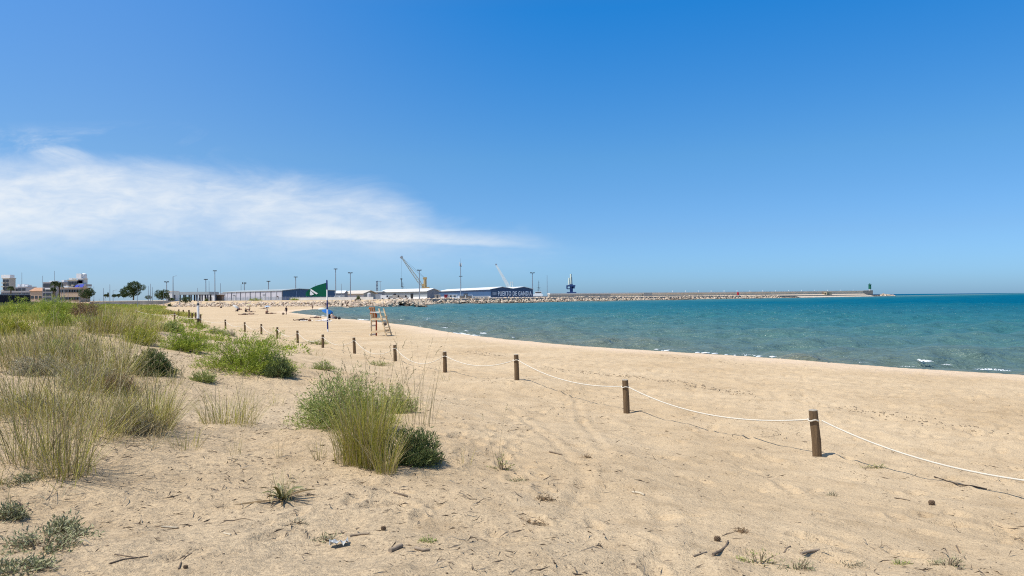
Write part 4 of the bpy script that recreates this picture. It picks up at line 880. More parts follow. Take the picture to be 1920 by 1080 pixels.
# ------------------------------------------------------------------ foliage builders
def nrm(v): return v / np.maximum(1e-9, np.linalg.norm(v, axis=-1, keepdims=True))
def leaf_arr(p, d, L_, w, g, fold=.12):
    n = len(p); r = g.normal(size=(n, 3)); s = nrm(np.cross(d, r)); u_ = np.cross(s, d)
    L_ = np.broadcast_to(np.asarray(L_, float).reshape(-1, 1) if np.ndim(L_) else L_, (n, 1)); w = np.broadcast_to(np.asarray(w, float).reshape(-1, 1) if np.ndim(w) else w, (n, 1))
    V = np.stack([p, p + d * L_ * .45 + s * w * .5 + u_ * L_ * fold, p + d * L_, p + d * L_ * .45 - s * w * .5 + u_ * L_ * fold], 1)
    return V.reshape(-1, 3), np.arange(4 * n).reshape(-1, 4)
def blade_arr(base, h, az, lean, curl, w, g, seg=3):
    n = len(base); h = np.broadcast_to(h, n); lean = np.broadcast_to(lean, n); curl = np.broadcast_to(curl, n); w = np.broadcast_to(w, n)
    t = np.linspace(0, 1, seg + 1)[None, :]; dx = np.stack([np.cos(az), np.sin(az)], -1)
    hor = h[:, None] * (lean[:, None] * t + curl[:, None] * t * t); ver = h[:, None] * (t - .35 * curl[:, None] * t ** 3 - .15 * lean[:, None] * t)
    C_ = np.concatenate([base[:, None, :2] + dx[:, None, :] * hor[..., None], base[:, None, 2:] + ver[..., None]], -1)
    sa = az + np.pi / 2 + g.normal(0, .8, n); sv = np.stack([np.cos(sa), np.sin(sa), np.zeros(n)], -1)
    ww = (w[:, None] * np.array([.8, 1.0, .75, .5, .3, .2])[None, :seg]) * .5
    Lf = C_[:, :seg] - sv[:, None] * ww[..., None]; Rt = C_[:, :seg] + sv[:, None] * ww[..., None]
    V = np.concatenate([np.stack([Lf, Rt], 2).reshape(n, 2 * seg, 3), C_[:, seg:]], 1); m = 2 * seg + 1; o = (np.arange(n) * m)[:, None]
    Q = np.concatenate([(o + np.array([2 * k, 2 * k + 1, 2 * k + 3, 2 * k + 2])[None]) for k in range(seg - 1)], 0); T3 = o + np.array([2 * seg - 2, 2 * seg - 1, 2 * seg])[None]
    return V.reshape(-1, 3), Q, T3
def merge(parts):
    Vs, Qs, Ts, k = [], [], [], 0
    for V, Q, T3 in parts:
        Vs.append(V)
        if Q is not None and len(Q): Qs.append(Q + k)
        if T3 is not None and len(T3): Ts.append(T3 + k)
        k += len(V)
    return np.concatenate(Vs), (np.concatenate(Qs) if Qs else None), (np.concatenate(Ts) if Ts else None)
LM = {
 'green': leafmat('leaf_green', [(0.201, 0.270, 0.026), (0.331, 0.400, 0.047), (0.450, 0.500, 0.070), (0.130, 0.190, 0.023)]),
 'bluegreen': leafmat('leaf_blue_green', [(0.209, 0.276, 0.067), (0.330, 0.381, 0.107), (0.434, 0.439, 0.134), (0.131, 0.179, 0.045)]),
 'dark': leafmat('leaf_dark', [(0.088, 0.131, 0.041), (0.160, 0.208, 0.068), (0.240, 0.270, 0.090), (0.048, 0.069, 0.023)]),
 'yellow': leafmat('leaf_yellow_green', [(0.309, 0.338, 0.028), (0.455, 0.439, 0.048), (0.218, 0.254, 0.028), (0.546, 0.473, 0.072)]),
 'grey': leafmat('leaf_grey', [(0.406, 0.360, 0.240), (0.300, 0.281, 0.176), (0.540, 0.461, 0.302), (0.196, 0.166, 0.101)], .12),
 'dry': leafmat('leaf_dead', [(0.195, 0.119, 0.060), (0.330, 0.210, 0.102), (0.090, 0.056, 0.034), (0.450, 0.280, 0.132)], .1),
 'succ': leafmat('leaf_succulent', [(.24, .26, .11), (.33, .33, .17), (.18, .19, .09), (.38, .36, .20), (.30, .25, .17)], .12),
 'tree': leafmat('leaf_tree', [(0.031, 0.059, 0.016), (0.056, 0.092, 0.023), (0.084, 0.118, 0.029), (0.021, 0.039, 0.013)], .15),
 'straw': leafmat('grass_straw', [(0.56, 0.45, 0.23), (0.43, 0.37, 0.17), (0.68, 0.55, 0.31), (0.33, 0.29, 0.13), (0.46, 0.34, 0.17), (0.24, 0.20, 0.10)], .25),
 'grass': leafmat('grass_green', [(0.255, 0.276, 0.036), (0.383, 0.356, 0.060), (0.526, 0.438, 0.096), (0.208, 0.227, 0.032), (0.447, 0.406, 0.072)], .25),
 'fgrass': leafmat('grass_far', [(0.264, 0.286, 0.049), (0.359, 0.336, 0.063), (0.494, 0.420, 0.098), (0.205, 0.244, 0.040), (0.427, 0.370, 0.076)], .2),
 'stalk': leafmat('grass_stalk', [(.20, .16, .07), (.32, .26, .13), (.14, .12, .05), (.40, .33, .19), (.24, .21, .08)], .15),
 'wood': pm('stem_wood', (.20, .15, .09), .9, .3, 8),
}
def bush(name, label, loc, w, h, kind, seed, nb=200, lpb=30, LL=.06, LW=.014, cat='shrub', group=None, spread=1.0, flat=.75, stemcol=None):
    g = np.random.default_rng(seed); t = thing(name, label, cat, loc, 0, group)
    th = g.uniform(0, 2 * np.pi, nb); cz = g.uniform(.02, 1, nb) ** 1.35; sn = np.sqrt(1 - cz * cz); dr = np.stack([np.cos(th) * sn, np.sin(th) * sn, cz], -1)
    lob = 1 + .38 * np.sin(th * 2 + g.uniform(0, 6)) * sn * .5 + .30 * fbm(th * 1.3 + seed, cz * 3.0 + seed * .7, 3, seed % 50) * 1.6 + g.normal(0, .15, nb)
    tip = dr * np.array([w / 2, w / 2 * flat, h]) * np.clip(lob, .45, 1.35)[:, None]; tip[:, 2] = np.maximum(tip[:, 2] * .84, .02)
    st = tip * np.array([.22, .22, 0]) + g.normal(0, .03 * w, (nb, 3)) * np.array([1, 1, 0])
    f = g.uniform(.12, 1.05, (nb, lpb)) ** .7; bow = np.array([0, 0, .10 * h])
    pts = st[:, None] * (1 - f[..., None]) + tip[:, None] * f[..., None] + bow * (f * (1 - f) * 4)[..., None] + g.normal(0, LL * .35, (nb, lpb, 3))
    pts = pts.reshape(-1, 3); pts[:, 2] = np.maximum(pts[:, 2], .01)
    d = nrm(np.repeat(nrm(tip - st), lpb, 0) * .55 + g.normal(0, .55, (nb * lpb, 3)) + np.array([0, 0, .30]))
    sz = g.uniform(.6, 1.25, len(pts)); V, Q = leaf_arr(pts, d, LL * sz, LW * sz, g)
    link('foliage', mesh_np('foliage', V, Q), LM[kind], t)
    b = MB(); 
    for i in range(0, nb, max(1, nb // 40)):
        a, c = Vector(st[i]), Vector(tip[i]) * .92; mid = (a + c) / 2 + Vector((0, 0, .15 * h)); a.z = -.05
        b.tube([a, mid, c], [.007 * (1 + w * .4), .005, .002], 4)
    b.build('stems', stemcol or LM['wood'], t); return t
def tuft(name, label, loc, h, r, n, seed, mix=.5, lean=.28, w=.006, stalks=0, cat='grass tuft', group='grass tufts on the dune', dirn=None, sh=1.25):
    g = np.random.default_rng(seed); t = thing(name, label, cat, loc, 0, group)
    def arr(n, hh, ww, ln, cl):
        a = g.uniform(0, 2 * np.pi, n); rr = r * np.sqrt(g.uniform(0, 1, n)); base = np.stack([rr * np.cos(a), rr * np.sin(a), np.full(n, -.02)], -1)
        az = a + g.normal(0, .7, n) if dirn is None else np.where(g.uniform(0, 1, n) < .5, dirn + g.normal(0, .7, n), a)
        return blade_arr(base, hh * g.uniform(.5, 1.08, n), az, np.abs(g.normal(0, ln, n)) + .04, np.abs(g.normal(0, cl, n)), ww * g.uniform(.7, 1.3, n), g, 4)
    k = int(n * mix)
    if k: link('green_blades', mesh_np('green_blades', *arr(k, h * .92, w, lean, .22)), LM['grass'], t)
    if n - k: link('dry_blades', mesh_np('dry_blades', *arr(n - k, h * .85, w, lean * 1.2, .3)), LM['straw'], t)
    if stalks:
        V, Q, T3 = arr(stalks, h * sh, max(w * 1.25, .0062), max(lean * 1.0, .22) if n > 40 else lean, .16); parts = [(V, Q, T3)]
        tips = V.reshape(stalks, -1, 3); p1 = tips[:, -1]; p0 = tips[:, -3:-1].mean(1); dd = nrm(p1 - p0)
        for k_ in range(7):
            q_ = p1 - dd * (.012 * k_ + .0) * h * 1.6; hv, hq = leaf_arr(q_, nrm(dd + g.normal(0, .3, dd.shape)), .035, .008, g); parts.append((hv, hq, None))
        link('seed_stalks', mesh_np('seed_stalks', *merge(parts)), LM['stalk'], t)
    return t
# ------------------------------------------------------------------ trees
def tree(label, px, pyb, pytop, wpx, Y, seed, lobes, name='tree', zb=None, n=5200, LL=.34):
    g = np.random.default_rng(seed); p = xy(px, Y); zb = (zat(px, pyb, Y) if zb is None else zb); h = zat(px, pytop, Y) - zb; w = wpx * Y / F
    t = thing(name, label, 'tree', (p.x, Y, zb), 0, 'trees behind the dune'); pts, ds_ = [], []
    tot = sum(l[3] ** 2 for l in lobes)
    for lx, ly, lz, lr in lobes:
        m = int(n * lr * lr / tot); d = nrm(g.normal(size=(m, 3))); rr = g.uniform(.45, 1.0, m) ** .5; rr = rr * (1 + .5 * fbm(d[:, 0] * 2.2 + lx * 9, d[:, 2] * 2.2 + d[:, 1] * 1.7, 3, seed))
        pts.append(np.array([lx * w, ly * w, lz * h]) + d * rr[:, None] * np.array([lr * w, lr * w, lr * w * .8])); ds_.append(d)
    pts = np.concatenate(pts); d = nrm(np.concatenate(ds_) * .5 + g.normal(0, .6, pts.shape)); pts[:, 2] = np.maximum(pts[:, 2], .1)
    V, Q = leaf_arr(pts, d, LL * g.uniform(.6, 1.3, len(pts)), LL * .55, g); link('crown', mesh_np('crown', V, Q), LM['tree'], t)
    b = MB(); tr = .022 * w + .08; b.tube([(0, 0, -.3), (.02 * w, 0, h * .25), (-.01 * w, .02 * w, h * .5)], [tr, tr * .8, tr * .55], 8)
    for lx, ly, lz, lr in lobes: b.tube([(0, 0, h * .22), (lx * w * .5, ly * w * .5, h * (.22 + lz) / 2), (lx * w, ly * w, lz * h)], [tr * .5, tr * .35, tr * .15], 6)
    b.build('trunk', pm('bark', (.16, .12, .085), .9, .3, 4), t); return t
tree('large dark pine with a lopsided crown, the biggest tree behind the dune', 250, 561, 528, 46, 240, 1, [(-.28, 0, .45, .24), (-.05, .1, .70, .26), (.12, -.05, .78, .20), (.36, 0, .66, .14), (-.12, -.1, .42, .26), (.12, 0, .42, .18), (-.38, 0, .30, .14)])
tree('round dark tree left of the flat canopy', 303.5, 561, 543, 25, 290, 2, [(-.15, 0, .55, .34), (.15, .1, .62, .32), (.3, 0, .35, .25), (0, -.1, .35, .34)], n=3000)
tree('round dark tree beside the hotel, right of the blue awnings', 163, 559, 540.5, 28, 290, 3, [(-.2, 0, .5, .33), (.08, .1, .66, .32), (.28, 0, .5, .24), (.05, -.1, .32, .34)], n=3200)
tree('small pointed cypress beside a dark pole', 202.5, 557, 548, 4, 300, 4, [(0, 0, .25, .42), (0, 0, .5, .34), (0, 0, .72, .24), (0, 0, .9, .12)], 'cypress', n=700, LL=.25)
for i, (px, yt, yb, wq, lab) in enumerate(((198, 551, 557, 6, 'small far bush left of the cypress'), (214, 552, 557, 8, 'low far bush in the row right of the cypress'), (222, 551, 557, 8, 'far bush left of the large pine'), (232, 552, 558, 7, 'far bush touching the large pine'), (278, 553, 562, 12, 'dark bush between the large pine and round tree'), (322, 558, 565, 9, 'small dark bush under the white shed'))):
    tree(lab, px, yb, yt, wq, 300, 20 + i, [(-.2, 0, .5, .3), (.2, 0, .5, .32), (0, 0, .6, .3)], 'bush_tree', n=500, LL=.3)
def palm(label, px, pyb, pytop, Y, seed):
    g = np.random.default_rng(seed); p = xy(px, Y); zb = zat(px, pyb, Y); h = zat(px, pytop, Y) - zb; t = thing('palm_tree', label, 'palm', (p.x, Y, zb), 0, 'palms in the town')
    b = MB(); b.tube([(0, 0, -.3), (.1, 0, h * .5), (0, 0, h * .86)], [.32, .24, .26], 8); b.build('trunk', pm('palm_bark', (.13, .10, .07), .9, .3, 4), t)
    parts = []
    for k in range(34):
        a = g.uniform(0, 6.28); el = g.uniform(-.5, 1.2); L_ = h * .26 * g.uniform(.8, 1.1); s = np.linspace(.05, 1, 14); d = np.array([math.cos(a) * math.cos(el), math.sin(a) * math.cos(el), math.sin(el)])
        c = np.array([0, 0, h * .86]) + d * L_ * s[:, None] + np.array([0, 0, -1]) * (L_ * .55 * s * s)[:, None]; tg = nrm(np.gradient(c, axis=0)); sd = nrm(np.cross(tg, np.array([0, 0, 1.0])))
        for sg in (-1, 1):
            V, Q = leaf_arr(c, nrm(tg * .6 + sd * sg * .8 + np.array([0, 0, -.25])), .75, .12, g); parts.append((V, Q, None))
    V, Q, _ = merge(parts); link('crown', mesh_np('crown', V, Q), LM['tree'], t)
palm('taller palm in front of the tan town block', 102.5, 556, 526, 300, 1); palm('palm with a ragged crown right of the taller palm', 111, 556, 528.5, 305, 2); palm('short palm leaning left of the taller palm', 99.5, 556, 538.5, 296, 3); palm('palm before the cream apartment tower', 20, 556, 536, 330, 4)
tree('feathery green bush before the flat canopy', 348, 567, 556, 20, 250, 31, [(-.25, 0, .4, .3), (.2, 0, .45, .32), (0, 0, .55, .3)], 'bush_tree', n=900, LL=.3)
for i, (px, Y, wq, lab) in enumerate(((478, 296, 22, 'green scrub patch growing on top of the rock bank, below the shed door'), (552, 300, 16, 'scrub in front of the blue gable below the fence'), (672, 272, 7, 'dark small shrub on the rock bank near the lifeguard chair'), (318, 290, 6, 'small dark scrub near the first rocks of the bank'), (387, 300, 5, 'tiny dark scrub on the bank beside the white shower post'))):
    x_ = (px - 960) / F * Y; bush('bank_shrub', lab, (x_, Y, H1(x_, Y) - .1), wq * Y / F, 1.3 if i != 2 else 1.9, 'dark' if i > 1 else 'green', 300 + i, 60, 14, .3, .1, 'shrub', 'scrub on the rock bank')

# ------------------------------------------------------------------ fence posts and rope
wood = pm('post_wood', (.150, .095, .048), .85, .38, 5, .6, 14, streak=(6, 6, .55)); woodtop = pm('post_end', (.36, .31, .24), .9, .25, 30)
def post(x, y, h, label, r=.078, lean=(0, 0), sink=.3, rope=True):
    z = H1(x, y); t = thing('fence_post', label, 'post', (x, y, z), 0, 'wooden posts of the rope fence'); lx, ly = lean
    b = MB(); b.tube([(0, 0, -sink), (lx * .3, ly * .3, h * .35), (lx * .7, ly * .7, h * .7), (lx, ly, h - .012)], [r * 1.03, r * 1.0, r * .97, r * .97], 18); b.build('shaft', wood, t)
    b = MB(); b.cone((lx, ly, h - .012), (lx, ly, h + .002), r * .97, r * .86, 18); b.build('end_grain', woodtop, t)
    if rope:
        b = MB(); zc = h - .165
        b.tube([(lx + (r + .008) * math.cos(a), ly + (r + .008) * math.sin(a), zc + .012 * math.sin(3 * a)) for a in np.linspace(0, 2 * math.pi, 17)], .013, 6); b.build('rope_turn', rope_m, t)
    return Vector((x, y, z + h - .165))
rope_m = pm('white_rope', (.66, .60, .49), .9, .08, 30, .5, 160)
FP = [(7.49, 7.7), (5.03, 12.3), (2.57, 16.9), (.12, 21.5), (-2.36, 26.1), (-4.82, 30.7), (-7.46, 35.3), (-10.1, 39.8), (-12.7, 44.2), (-15.3, 48.6), (-17.8, 53), (-20.4, 57), (-23.8, 62)]
_a = hit(1533.5, 857, 8, 20); FP[1] = (_a.x, _a.y)
LBL = ['wooden post of the rope fence just outside the right edge', 'largest weathered brown post, nearest of all, holding the white rope at right', 'tall brown post, second along the rope from the largest', 'short half buried post, third along the rope from the largest', 'post on a low sand swell beyond the half buried one', 'post with the deep rope loop to its right', 'dark post just left of the deep rope loop', 'dark post standing in front of the flag pole', 'post left of the flag pole with a drooping rope', 'post midway between the flag pole and the shower post', 'narrow dark post, one of two close together', 'narrow dark post left of the close pair', 'far post at the end of the straight run of fence']
HT = [.78, .76, .76, .74, .72, .68, .76, .72, .74, .74, .74, .74, .78]
ends = []
for (x, y), l, h in zip(FP, LBL, HT): ends.append(post(x, y, h, l, .071 if y < 20 else .07, (-.065 if 12 < y < 13 else random.uniform(-.035, .01), random.uniform(-.02, .02))))
def at_px(px, py, Y):
    q_ = P(px, py, Y); return q_.x, Y
SIDE = [(372, 70, .8, 'post beside the foot of the white shower post'), (327, 74, .95, 'lone post among green clumps left of the white shower post'), (255, 84, .8, 'far post half hidden in grass at the end of the rope')]
for px, Y, h, l in SIDE: x = (px - 960) / F * Y; ends.append(post(x, Y, h, l, .085))
for px, Y, h, l in ((360, 80, 1.05, 'post behind the shower post with a second post close by'), (354, 92, 1.0, 'stout post in the back row of the dune'), (366.5, 88, .9, 'post between the back row and the shower post'), (335, 110, .9, 'distant post at the left of the back row'), (343.5, 112, .9, 'distant post second in the back row'), (375.5, 78, .95, 'post directly behind the shower post'), (320, 118, .8, 'faint farthest post among the grass')):
    x = (px - 960) / F * Y; post(x, Y, h, l, .1, rope=False)
b = MB(); SAG = [.36, .26, .22, .25, .42, .40, .30, .34, .3, .3, .3, .3, .25, .2, .25]
for (p, q_), sg in zip(zip(ends[:-1], ends[1:]), SAG):
    d = (q_ - p); e = d.normalized() * .085; pts = []
    for k in range(23):
        f = k / 22; c = (p + e).lerp(q_ - e, f); c.z -= sg * 4 * f * (1 - f) ; gz = H1(c.x, c.y) + .02; c.z = max(c.z, gz); pts.append(c)
    b.tube(pts, .0135 if p.y < 40 else .017, 6)
kn = ends[5].lerp(ends[4], .32); kn.z -= .36
tag(b.build('rope', rope_m), 'white rope strung in loops from post to post across the sand', 'rope')

# ------------------------------------------------------------------ flag pole, lifeguard chair, shower post
x, y = at_px(614.5, 620, 60.5); z = H1(x, y); fp = thing('flag_pole', 'blue and white banded pole flying the green flag on the beach', 'flag pole', (x, y, z)); navy = pm('navy_paint', (.02, .03, .15), .5, .1, 2)
def zp(py): return zat(614, py, 60.5) - z
lnx = lambda py: -(620 - py) * .012 * 60.5 / F
bands = [(526, 543, navy), (543, 563, wmat), (563, 580, navy), (580, 600, wmat), (600, 617, navy), (617, 622, wmat)]
for y0, y1, m in bands: b = MB(); b.cone((lnx(y1), 0, zp(y1)), (lnx(y0), 0, zp(y0)), .062, .058, 12, True); b.build('band', m, fp)
b = MB(); b.ball((lnx(526), 0, zp(525.6)), (.05, .05, .05), 8, 6); b.build('finial', navy, fp)
b = MB(); b.beam((-.25, -.1, zp(602.5)), (.28, -.1, zp(602.5)), .03, .03); b.build('cleat_bar', wmat, fp)
flg = thing('green_flag', 'green flag with a white emblem flying left from the banded pole', 'flag', (x, y, z + zp(545)))
def fl(px, py): return ((px - 613.2) * 60.5 / F, (545 - py) * 60.5 / F)
topc = [(612.3, 529.8), (604, 532), (595, 534.5), (586, 538), (580, 541.5), (576, 545), (573.5, 548)]; botc = [(612.3, 556), (604, 556), (595, 556), (586, 555.8), (580, 555.6), (575, 555.3), (572, 554.8)]
def rip(u_, v_): return .07 * math.sin(u_ * 5.2 + .8 * v_) * min(1, u_ * 1.5) + .03 * math.sin(u_ * 11 + 2 * v_)
nu, nv = 36, 16; vs = []
def flp(u_, v_):
    s = u_ * 6; i = min(5, int(s)); f = s - i; a = [topc[i][k] * (1 - f) + topc[i + 1][k] * f for k in (0, 1)]; c = [botc[i][k] * (1 - f) + botc[i + 1][k] * f for k in (0, 1)]
    xx, zz = fl(a[0] * (1 - v_) + c[0] * v_, a[1] * (1 - v_) + c[1] * v_); return xx, rip(u_, v_), zz
for i in range(nu + 1):
    for j in range(nv + 1): vs.append(flp(i / nu, j / nv))
n_ = len(vs); vs += [(a, b_ + .006, c) for a, b_, c in vs]; fs = []
for i in range(nu):
    for j in range(nv): k = i * (nv + 1) + j; fs += [(k, k + 1, k + nv + 2, k + nv + 1), (n_ + k, n_ + k + nv + 1, n_ + k + nv + 2, n_ + k + 1)]
b = MB(); b.add(vs, fs, True); b.build('cloth', leafmat('flag_green', [(.0, .135, .075), (.0, .15, .08)], .35, .7), flg)
def patch(poly, nm):
    b = MB(); vv = []
    for u_, v_ in poly: q_ = flp(u_, v_); vv.append((q_[0], q_[1] - .012, q_[2]))
    b.add(vv, [tuple(range(len(vv)))], False); b.build(nm, pm('flag_white', (.80, .82, .80), .8, .03), flg)
patch([(.655, .155), (.60, .10), (.33, .72), (.385, .80)][::-1], 'emblem_bar'); patch([(.655, .40), (.64, .33), (.60, .36), (.50, .66), (.47, .78), (.55, .86), (.655, .84)][::-1], 'emblem_wedge')
x, y = at_px(708, 625, 54.5); z = H1(x, y); ch = thing('lifeguard_chair', 'tall wooden lifeguard chair with orange back slats by the water', 'lifeguard chair', (x, y, z), R(-20)); cw = pm('chair_wood', (.66, .50, .30), .8, .2, 4, streak=(5, 5, .6)); orw = pm('orange_wood', (.62, .20, .045), .75, .18, 4); whw = pm('chair_white', (.76, .72, .64), .7, .1, 4)
hw = .36
for sy in (-1, 1): b = MB(); b.beam((-.32, sy * hw, -.1), (-.30, sy * hw, 1.62), .09, .09); b.build('rear_leg', cw if sy < 0 else pm('red_wood', (.36, .07, .03), .75, .15, 4), ch)
for sy in (-1, 1): b = MB(); b.beam((.98, sy * hw * 1.05, -.12), (.32, sy * hw * .92, 2.0), .085, .085); b.build('front_leg', cw, ch)
for f in (.17, .36, .54, .74): b = MB(); xx = .98 - .66 * f; b.box((xx + .06, 0, 2.1 * f - .12), (.14, 2 * hw + .06, .045)); b.build('ladder_rung', cw, ch)
for sy in (-1, 1):
    b = MB(); b.beam((-.31, sy * (hw + .07), .28), (.82, sy * (hw + .07), .40), .035, .15); b.build('side_brace', cw, ch)
    b = MB(); b.beam((-.31, sy * (hw + .07), 1.22), (.60, sy * (hw + .07), 1.20), .035, .11); b.build('seat_rail', cw if sy < 0 else whw, ch)
    b = MB(); b.beam((-.34, sy * (hw + .02), 1.74), (.42, sy * (hw + .02), 1.72), .10, .05); b.build('armrest', whw, ch)
b = MB()
for k in range(5): b.box((-.24 + .15 * k, 0, 1.29), (.135, 2 * hw, .03))
b.build('seat', cw, ch)
for k in range(5): b = MB(); yk = -hw + .06 + k * (2 * hw - .12) / 4; b.beam((-.30, yk, 1.30), (-.46, yk, 2.12), .10, .028); b.build('back_slat', orw if k % 2 == 0 else cw, ch)
for zz, xx in ((1.62, -.39), (2.0, -.465)): b = MB(); b.box((xx, 0, zz), (.04, 2 * hw + .08, .08)); b.build('back_rail', orw, ch)
b = MB(); b.box((-.36, .0, 1.05), (.06, 2 * hw + .1, .13)); b.build('cross_board', whw, ch); b = MB(); b.box((-.37, 0, .75), (.05, 2 * hw + .1, .12)); b.build('cross_board', whw, ch); b = MB(); b.box((-.37, 0, .10), (.05, 2 * hw + .2, .13)); b.build('cross_board', whw, ch)
x, y = at_px(371.5, 602, 69.2); z = H1(x, y); sp_ = thing('shower_post', 'white post with a dark collar and two thin forked arms', 'post', (x, y, z)); zq = lambda py: zat(371, py, 69.2) - z
b = MB(); b.cone((0, 0, zq(597)), (0, 0, zq(572.5)), .115, .11, 14); b.build('column', wmat, sp_); b = MB(); b.cone((0, 0, -.1), (0, 0, zq(597)), .14, .13, 14); b.build('foot', pm('dark_brown', (.07, .045, .03), .9), sp_); b = MB(); b.cone((0, 0, zq(572.5)), (0, 0, zq(568.5)), .125, .10, 14); b.build('collar', dk, sp_)
b = MB(); b.tube([(0, 0, zq(569)), (.02, 0, zq(565)), (.11, 0, zq(557))], .03, 6); b.tube([(0, 0, zq(569)), (-.03, 0, zq(565)), (-.10, 0, zq(558))], .03, 6); b.build('forked_arm', gmet, sp_)

# ------------------------------------------------------------------ bathers and their things
def skin_body(name, verts, edges, radii, mat, parent):
    me = bpy.data.meshes.new('tmp'); me.from_pydata(verts, edges, []); o = bpy.data.objects.new('tmp', me); COL.objects.link(o); m = o.modifiers.new('s', 'SKIN'); m.use_smooth_shade = True
    for i, r in enumerate(radii): me.skin_vertices[0].data[i].radius = (r, r); me.skin_vertices[0].data[i].use_root = (i == 0)
    s2 = o.modifiers.new('d', 'SUBSURF'); s2.levels = 1; s2.render_levels = 1
    dg = bpy.context.evaluated_depsgraph_get(); out = bpy.data.meshes.new_from_object(o.evaluated_get(dg)); bpy.data.objects.remove(o); out.name = name; out.materials.clear(); return link(name, out, mat, parent)
POSE = {
 'stand': dict(pel=(0, 0, .90), ch=(0, .02, 1.28), nk=(0, .01, 1.46), hd=(0, .03, 1.60), kn=((-.10, .06, .48), (.10, -.05, .48)), ft=((-.11, .16, .05), (.10, -.20, .07)), el=((-.25, -.06, 1.10), (.25, .06, 1.10)), ha=((-.27, -.0, .84), (.27, .16, .87))),
 'sit': dict(pel=(0, 0, .11), ch=(0, -.12, .47), nk=(0, -.12, .63), hd=(0, -.08, .77), kn=((-.13, .36, .40), (.13, .38, .36)), ft=((-.12, .62, .04), (.13, .66, .04)), el=((-.27, .02, .34), (.27, .04, .36)), ha=((-.18, .26, .38), (.18, .28, .36))),
 'lie': dict(pel=(0, 0, .11), ch=(0, -.38, .13), nk=(0, -.56, .14), hd=(0, -.70, .15), kn=((-.10, .42, .13), (.10, .42, .14)), ft=((-.11, .84, .07), (.11, .84, .07)), el=((-.27, -.30, .09), (.27, -.32, .09)), ha=((-.24, -.04, .07), (.24, -.06, .07))),
 'bend': dict(pel=(0, 0, .82), ch=(0, .30, 1.02), nk=(0, .44, 1.06), hd=(0, .57, 1.04), kn=((-.11, .10, .45), (.11, .06, .45)), ft=((-.12, .02, .05), (.12, -.06, .05)), el=((-.20, .36, .76), (.20, .40, .78)), ha=((-.14, .44, .56), (.15, .48, .58))),
}
def person(loc, rz, pose, label, skin=(.42, .24, .15), wear=(.03, .03, .05), hair=(.03, .02, .015), sc=1.0, top=False):
    q = POSE[pose]; t = thing('person', label, 'person', loc, rz, 'people on the beach'); t.scale = (sc,) * 3
    v = [q['pel'], q['ch'], q['nk'], q['hd']]; e = [(0, 1), (1, 2), (2, 3)]; r = [.135, .145, .055, .095]; up = (Vector(q['ch']) - Vector(q['pel'])).normalized()
    hdv = Vector(q['hd']); fw = Vector((0, 1, 0)) if pose in ('stand', 'sit') else Vector((0, 0, 1 if pose == 'lie' else -1)); v.append(tuple(hdv + fw * .10)); e.append((3, 4)); r.append(.02)
    for s in (0, 1):
        sx = -1 if s == 0 else 1; k = len(v); hip = Vector(q['pel']) + Vector((sx * .10, 0, 0)) - up * .05; kn, ft = Vector(q['kn'][s]), Vector(q['ft'][s]); toe = ft + (Vector((0, .17, -.02)) if pose != 'lie' else Vector((0, .06, .14)))
        v += [tuple(hip), tuple(kn), tuple(ft), tuple(toe)]; r += [.095, .058, .042, .03]; e += [(0, k), (k, k + 1), (k + 1, k + 2), (k + 2, k + 3)]
        k = len(v); sh = Vector(q['ch']) + Vector((sx * .19, 0, 0)) + up * .09; el, ha = Vector(q['el'][s]), Vector(q['ha'][s]); d = (ha - el).normalized(); pa = ha + d * .08
        v += [tuple(sh), tuple(el), tuple(ha), tuple(pa)]; r += [.058, .042, .028, .032]; e += [(1, k), (k, k + 1), (k + 1, k + 2), (k + 2, k + 3)]
        sd = d.cross(Vector((sx, 0, .3))).normalized()
        for f_, L_ in ((-.03, .062), (-.01, .078), (.01, .083), (.03, .07)): v += [tuple(pa + sd * f_ + d * .03), tuple(pa + sd * f_ * 1.2 + d * (.03 + L_))]; m_ = len(v); e += [(k + 3, m_ - 2), (m_ - 2, m_ - 1)]; r += [.009, .008]
        v += [tuple(pa - d * .03 + sd * .055)]; e += [(k + 3, len(v) - 1)]; r += [.01]
    skin_body('body', v, e, r, pm('skin_%d' % int(skin[0] * 100), skin, .6, .06, 3), t)
    b = MB(); b.ball(hdv + up * .03 - fw * .02, (.105, .112, .10), 10, 7); b.build('hair', pm('hair_%d' % int(hair[0] * 100), hair, .8), t)
    wm = pm('swimwear_%d_%d_%d' % tuple(int(c * 100) for c in wear), wear, .8, .05)
    b = MB(); P0 = Vector(q['pel'])
    b.tube([P0 + up * .12, P0, P0 - up * .06], [.155, .165, .14], 12)
    for s in (0, 1): hip = P0 + Vector(((-1 if s == 0 else 1) * .10, 0, 0)) - up * .04; b.tube([hip, hip.lerp(Vector(q['kn'][s]), .5)], [.115, .09], 10)
    b.build('shorts', wm, t)
    if top: b = MB(); c = Vector(q['ch']); b.tube([P0 + up * .1, c - up * .05, c + up * .12], [.155, .175, .13], 12); b.build('shirt', wm, t)
    return t
def gp(px, py): q_ = hit(px, py, 20, 600); return q_
